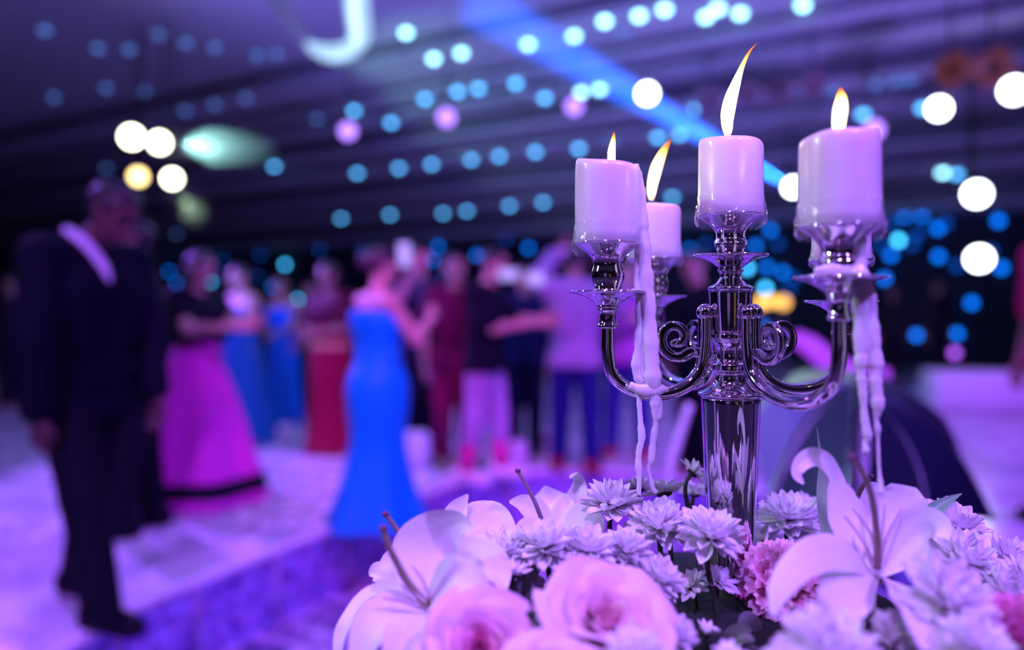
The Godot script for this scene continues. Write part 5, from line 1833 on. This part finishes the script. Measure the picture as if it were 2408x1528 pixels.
	for k in 150:
		var p := G(rng.randf_range(-100, 1250), HY + 1.0 / rng.randf_range(1.0 / 560.0, 1.0 / 250.0))
		if k % 3 == 0:
			p = G(rng.randf_range(560, 800), rng.randf_range(1050, 1240))
		# keep to the stage, behind the line of its rim
		while (p - G(280, 1440)).dot(rx) > (G(820, 1224) - G(280, 1440)).dot(rx) * clampf((p - G(280, 1440)).dot(rn) / (G(820, 1224) - G(280, 1440)).dot(rn), 0.0, 3.0) - 0.12:
			p -= rx * 0.3
		mm.set_instance_transform(k, Transform3D(Basis(Vector3.UP, rng.randf() * TAU) * Basis.from_scale(Vector3.ONE * rng.randf_range(0.5, 1.1)), p + Vector3(0, 0.006, 0)))
	var mi := MultiMeshInstance3D.new()
	mi.name = "flecks"
	mi.multimesh = mm
	mi.material_override = mat("fleck_white", lin(0.9, 0.9, 0.95), 0.3)
	add_child(mi)
	tag(mi, "pale flecks scattered over the violet stage floor", "flecks", "", "stuff")
	# curved stroke of pale light under the ceiling, built as a glowing tube
	o = thing("curved_light", "big curved stroke of pale blue light under the ceiling at the top", "light", P(790, 110, 6.4), "")
	m = MB.new()
	ap = []
	for q in [[842, -60, 5.4], [838, -10, 5.7], [842, 40, 6.0], [846, 80, 6.2], [835, 106, 6.4], [800, 124, 6.5], [760, 122, 6.5], [722, 104, 6.5]]:
		ap.append(P(q[0], q[1], q[2]) - o.position)
	tube(m, smooth_path(ap, 6), smooth_vals([0.09, 0.09, 0.09, 0.085, 0.075, 0.075, 0.065, 0.03], 6), 16)
	part("glow_tube", fin(m), glow("pale_tube", lin(0.45, 0.72, 1.0), 1.1), o)
	m = MB.new()
	ap = []
	for q in [[722, 104, 6.5], [700, 70, 6.5], [672, 30, 6.5], [645, -10, 6.5], [620, -60, 6.5]]:
		ap.append(P(q[0], q[1], q[2]) - o.position)
	tube(m, smooth_path(ap, 5), smooth_vals([0.03, 0.05, 0.06, 0.06, 0.06], 5), 14)
	part("dim_tube", fin(m), glow("dim_tube", lin(0.25, 0.28, 0.8), 0.30), o)
	var nl := OmniLight3D.new()
	nl.name = "tube_glow"
	nl.light_color = lin(0.4, 0.6, 1.0)
	nl.light_energy = 1.6
	nl.light_size = 0.25
	nl.omni_range = 30.0
	nl.shadow_enabled = true
	o.add_child(nl)
	nl.position = Vector3(0, -0.35, 0.1)
	# square lamp housings on the right; the orange two brightened by a faint glow
	for q in [[2242, 165, 8.5, 74, true, "left one of two square orange lamp housings at the top right"], [2336, 160, 7.9, 80, true, "right one of two square orange lamp housings at the top right"], [1668, 238, 10.5, 62, false, "dim square lamp housing left of the middle flame"], [1757, 218, 10.5, 56, false, "dim square lamp housing just right of the middle flame"], [1832, 214, 10.5, 56, false, "dim square lamp housing between the middle and right flames"], [1912, 198, 9.7, 54, false, "dim square lamp housing left of the right flame"]]:
		var p := P(q[0], q[1], q[2])
		o = thing("square_lamp", q[5], "stage lamp", p, "")
		var d := face_cam(p, 0.0)
		var w: float = q[3] * q[2] / F
		var f := along(d)
		m = MB.new()
		var rows := []
		for L in [[0.86, -0.30], [0.98, -0.28], [1.0, 0.0], [0.96, 0.04], [0.5, -0.04], [0.36, -0.10]]:
			var rowp := PackedVector3Array()
			for k in 32:
				var a := TAU * k / 32.0
				var sq := pow(pow(absf(cos(a)), 5.0) + pow(absf(sin(a)), 5.0), -0.2)
				var rr: float = w * 0.5 * L[0] * lerpf(1.0, sq, smoothstep(0.4, 0.8, L[0]))
				rowp.append(f * Vector3(cos(a) * rr, L[1] * w, sin(a) * rr))
			rows.append(rowp)
		grid(m, rows, true, true)
		part("housing", fin(m), glow("housing_orange_glow", lin(1.0, 0.22, 0.10), 0.10) if q[4] else mat("housing_dim", lin(0.22, 0.12, 0.14), 0.5), o)
		m = MB.new()
		ball(m, f.basis.y * -0.06 * w, Vector3.ONE * w * 0.18, 14, 10)
		part("dark_lens", fin(m), mat("dark_lens", lin(0.01, 0.008, 0.01), 0.2), o)
		m = MB.new()
		rod(m, Vector3(0, w * 0.45, -0.05), Vector3(0, maxf(ceil_over(p + Vector3(0, 0, -0.05)) - p.y - 0.03, 0.3), -0.05), 0.018, 8)
		part("drop_pipe", fin(m), mat("lamp_black", Color.BLACK), o)
	# yellow candle lights on a far table
	for q in [[1788, 712, "left of three blurred yellow lights right of the column"], [1813, 708, "middle of three blurred yellow lights right of the column"], [1842, 711, "right and brightest of three blurred yellow lights right of the column"]]:
		o = thing("globe_lamp", q[2], "lamp", P(q[0], q[1], 7.2 if q[0] == 1813 else 6.5), "")
		m = MB.new()
		ball(m, Vector3.ZERO, Vector3.ONE * 0.052, 16, 12)
		part("globe", fin(m), glow("globe_yellow", lin(1.0, 0.52, 0.08), 2.4), o)
		m = MB.new()
		rod(m, Vector3(0, -0.05, 0), Vector3(0, -P(q[0], q[1], 6.5).y, 0), 0.012, 8)
		part("stem", fin(m), mat("lamp_black", Color.BLACK), o)
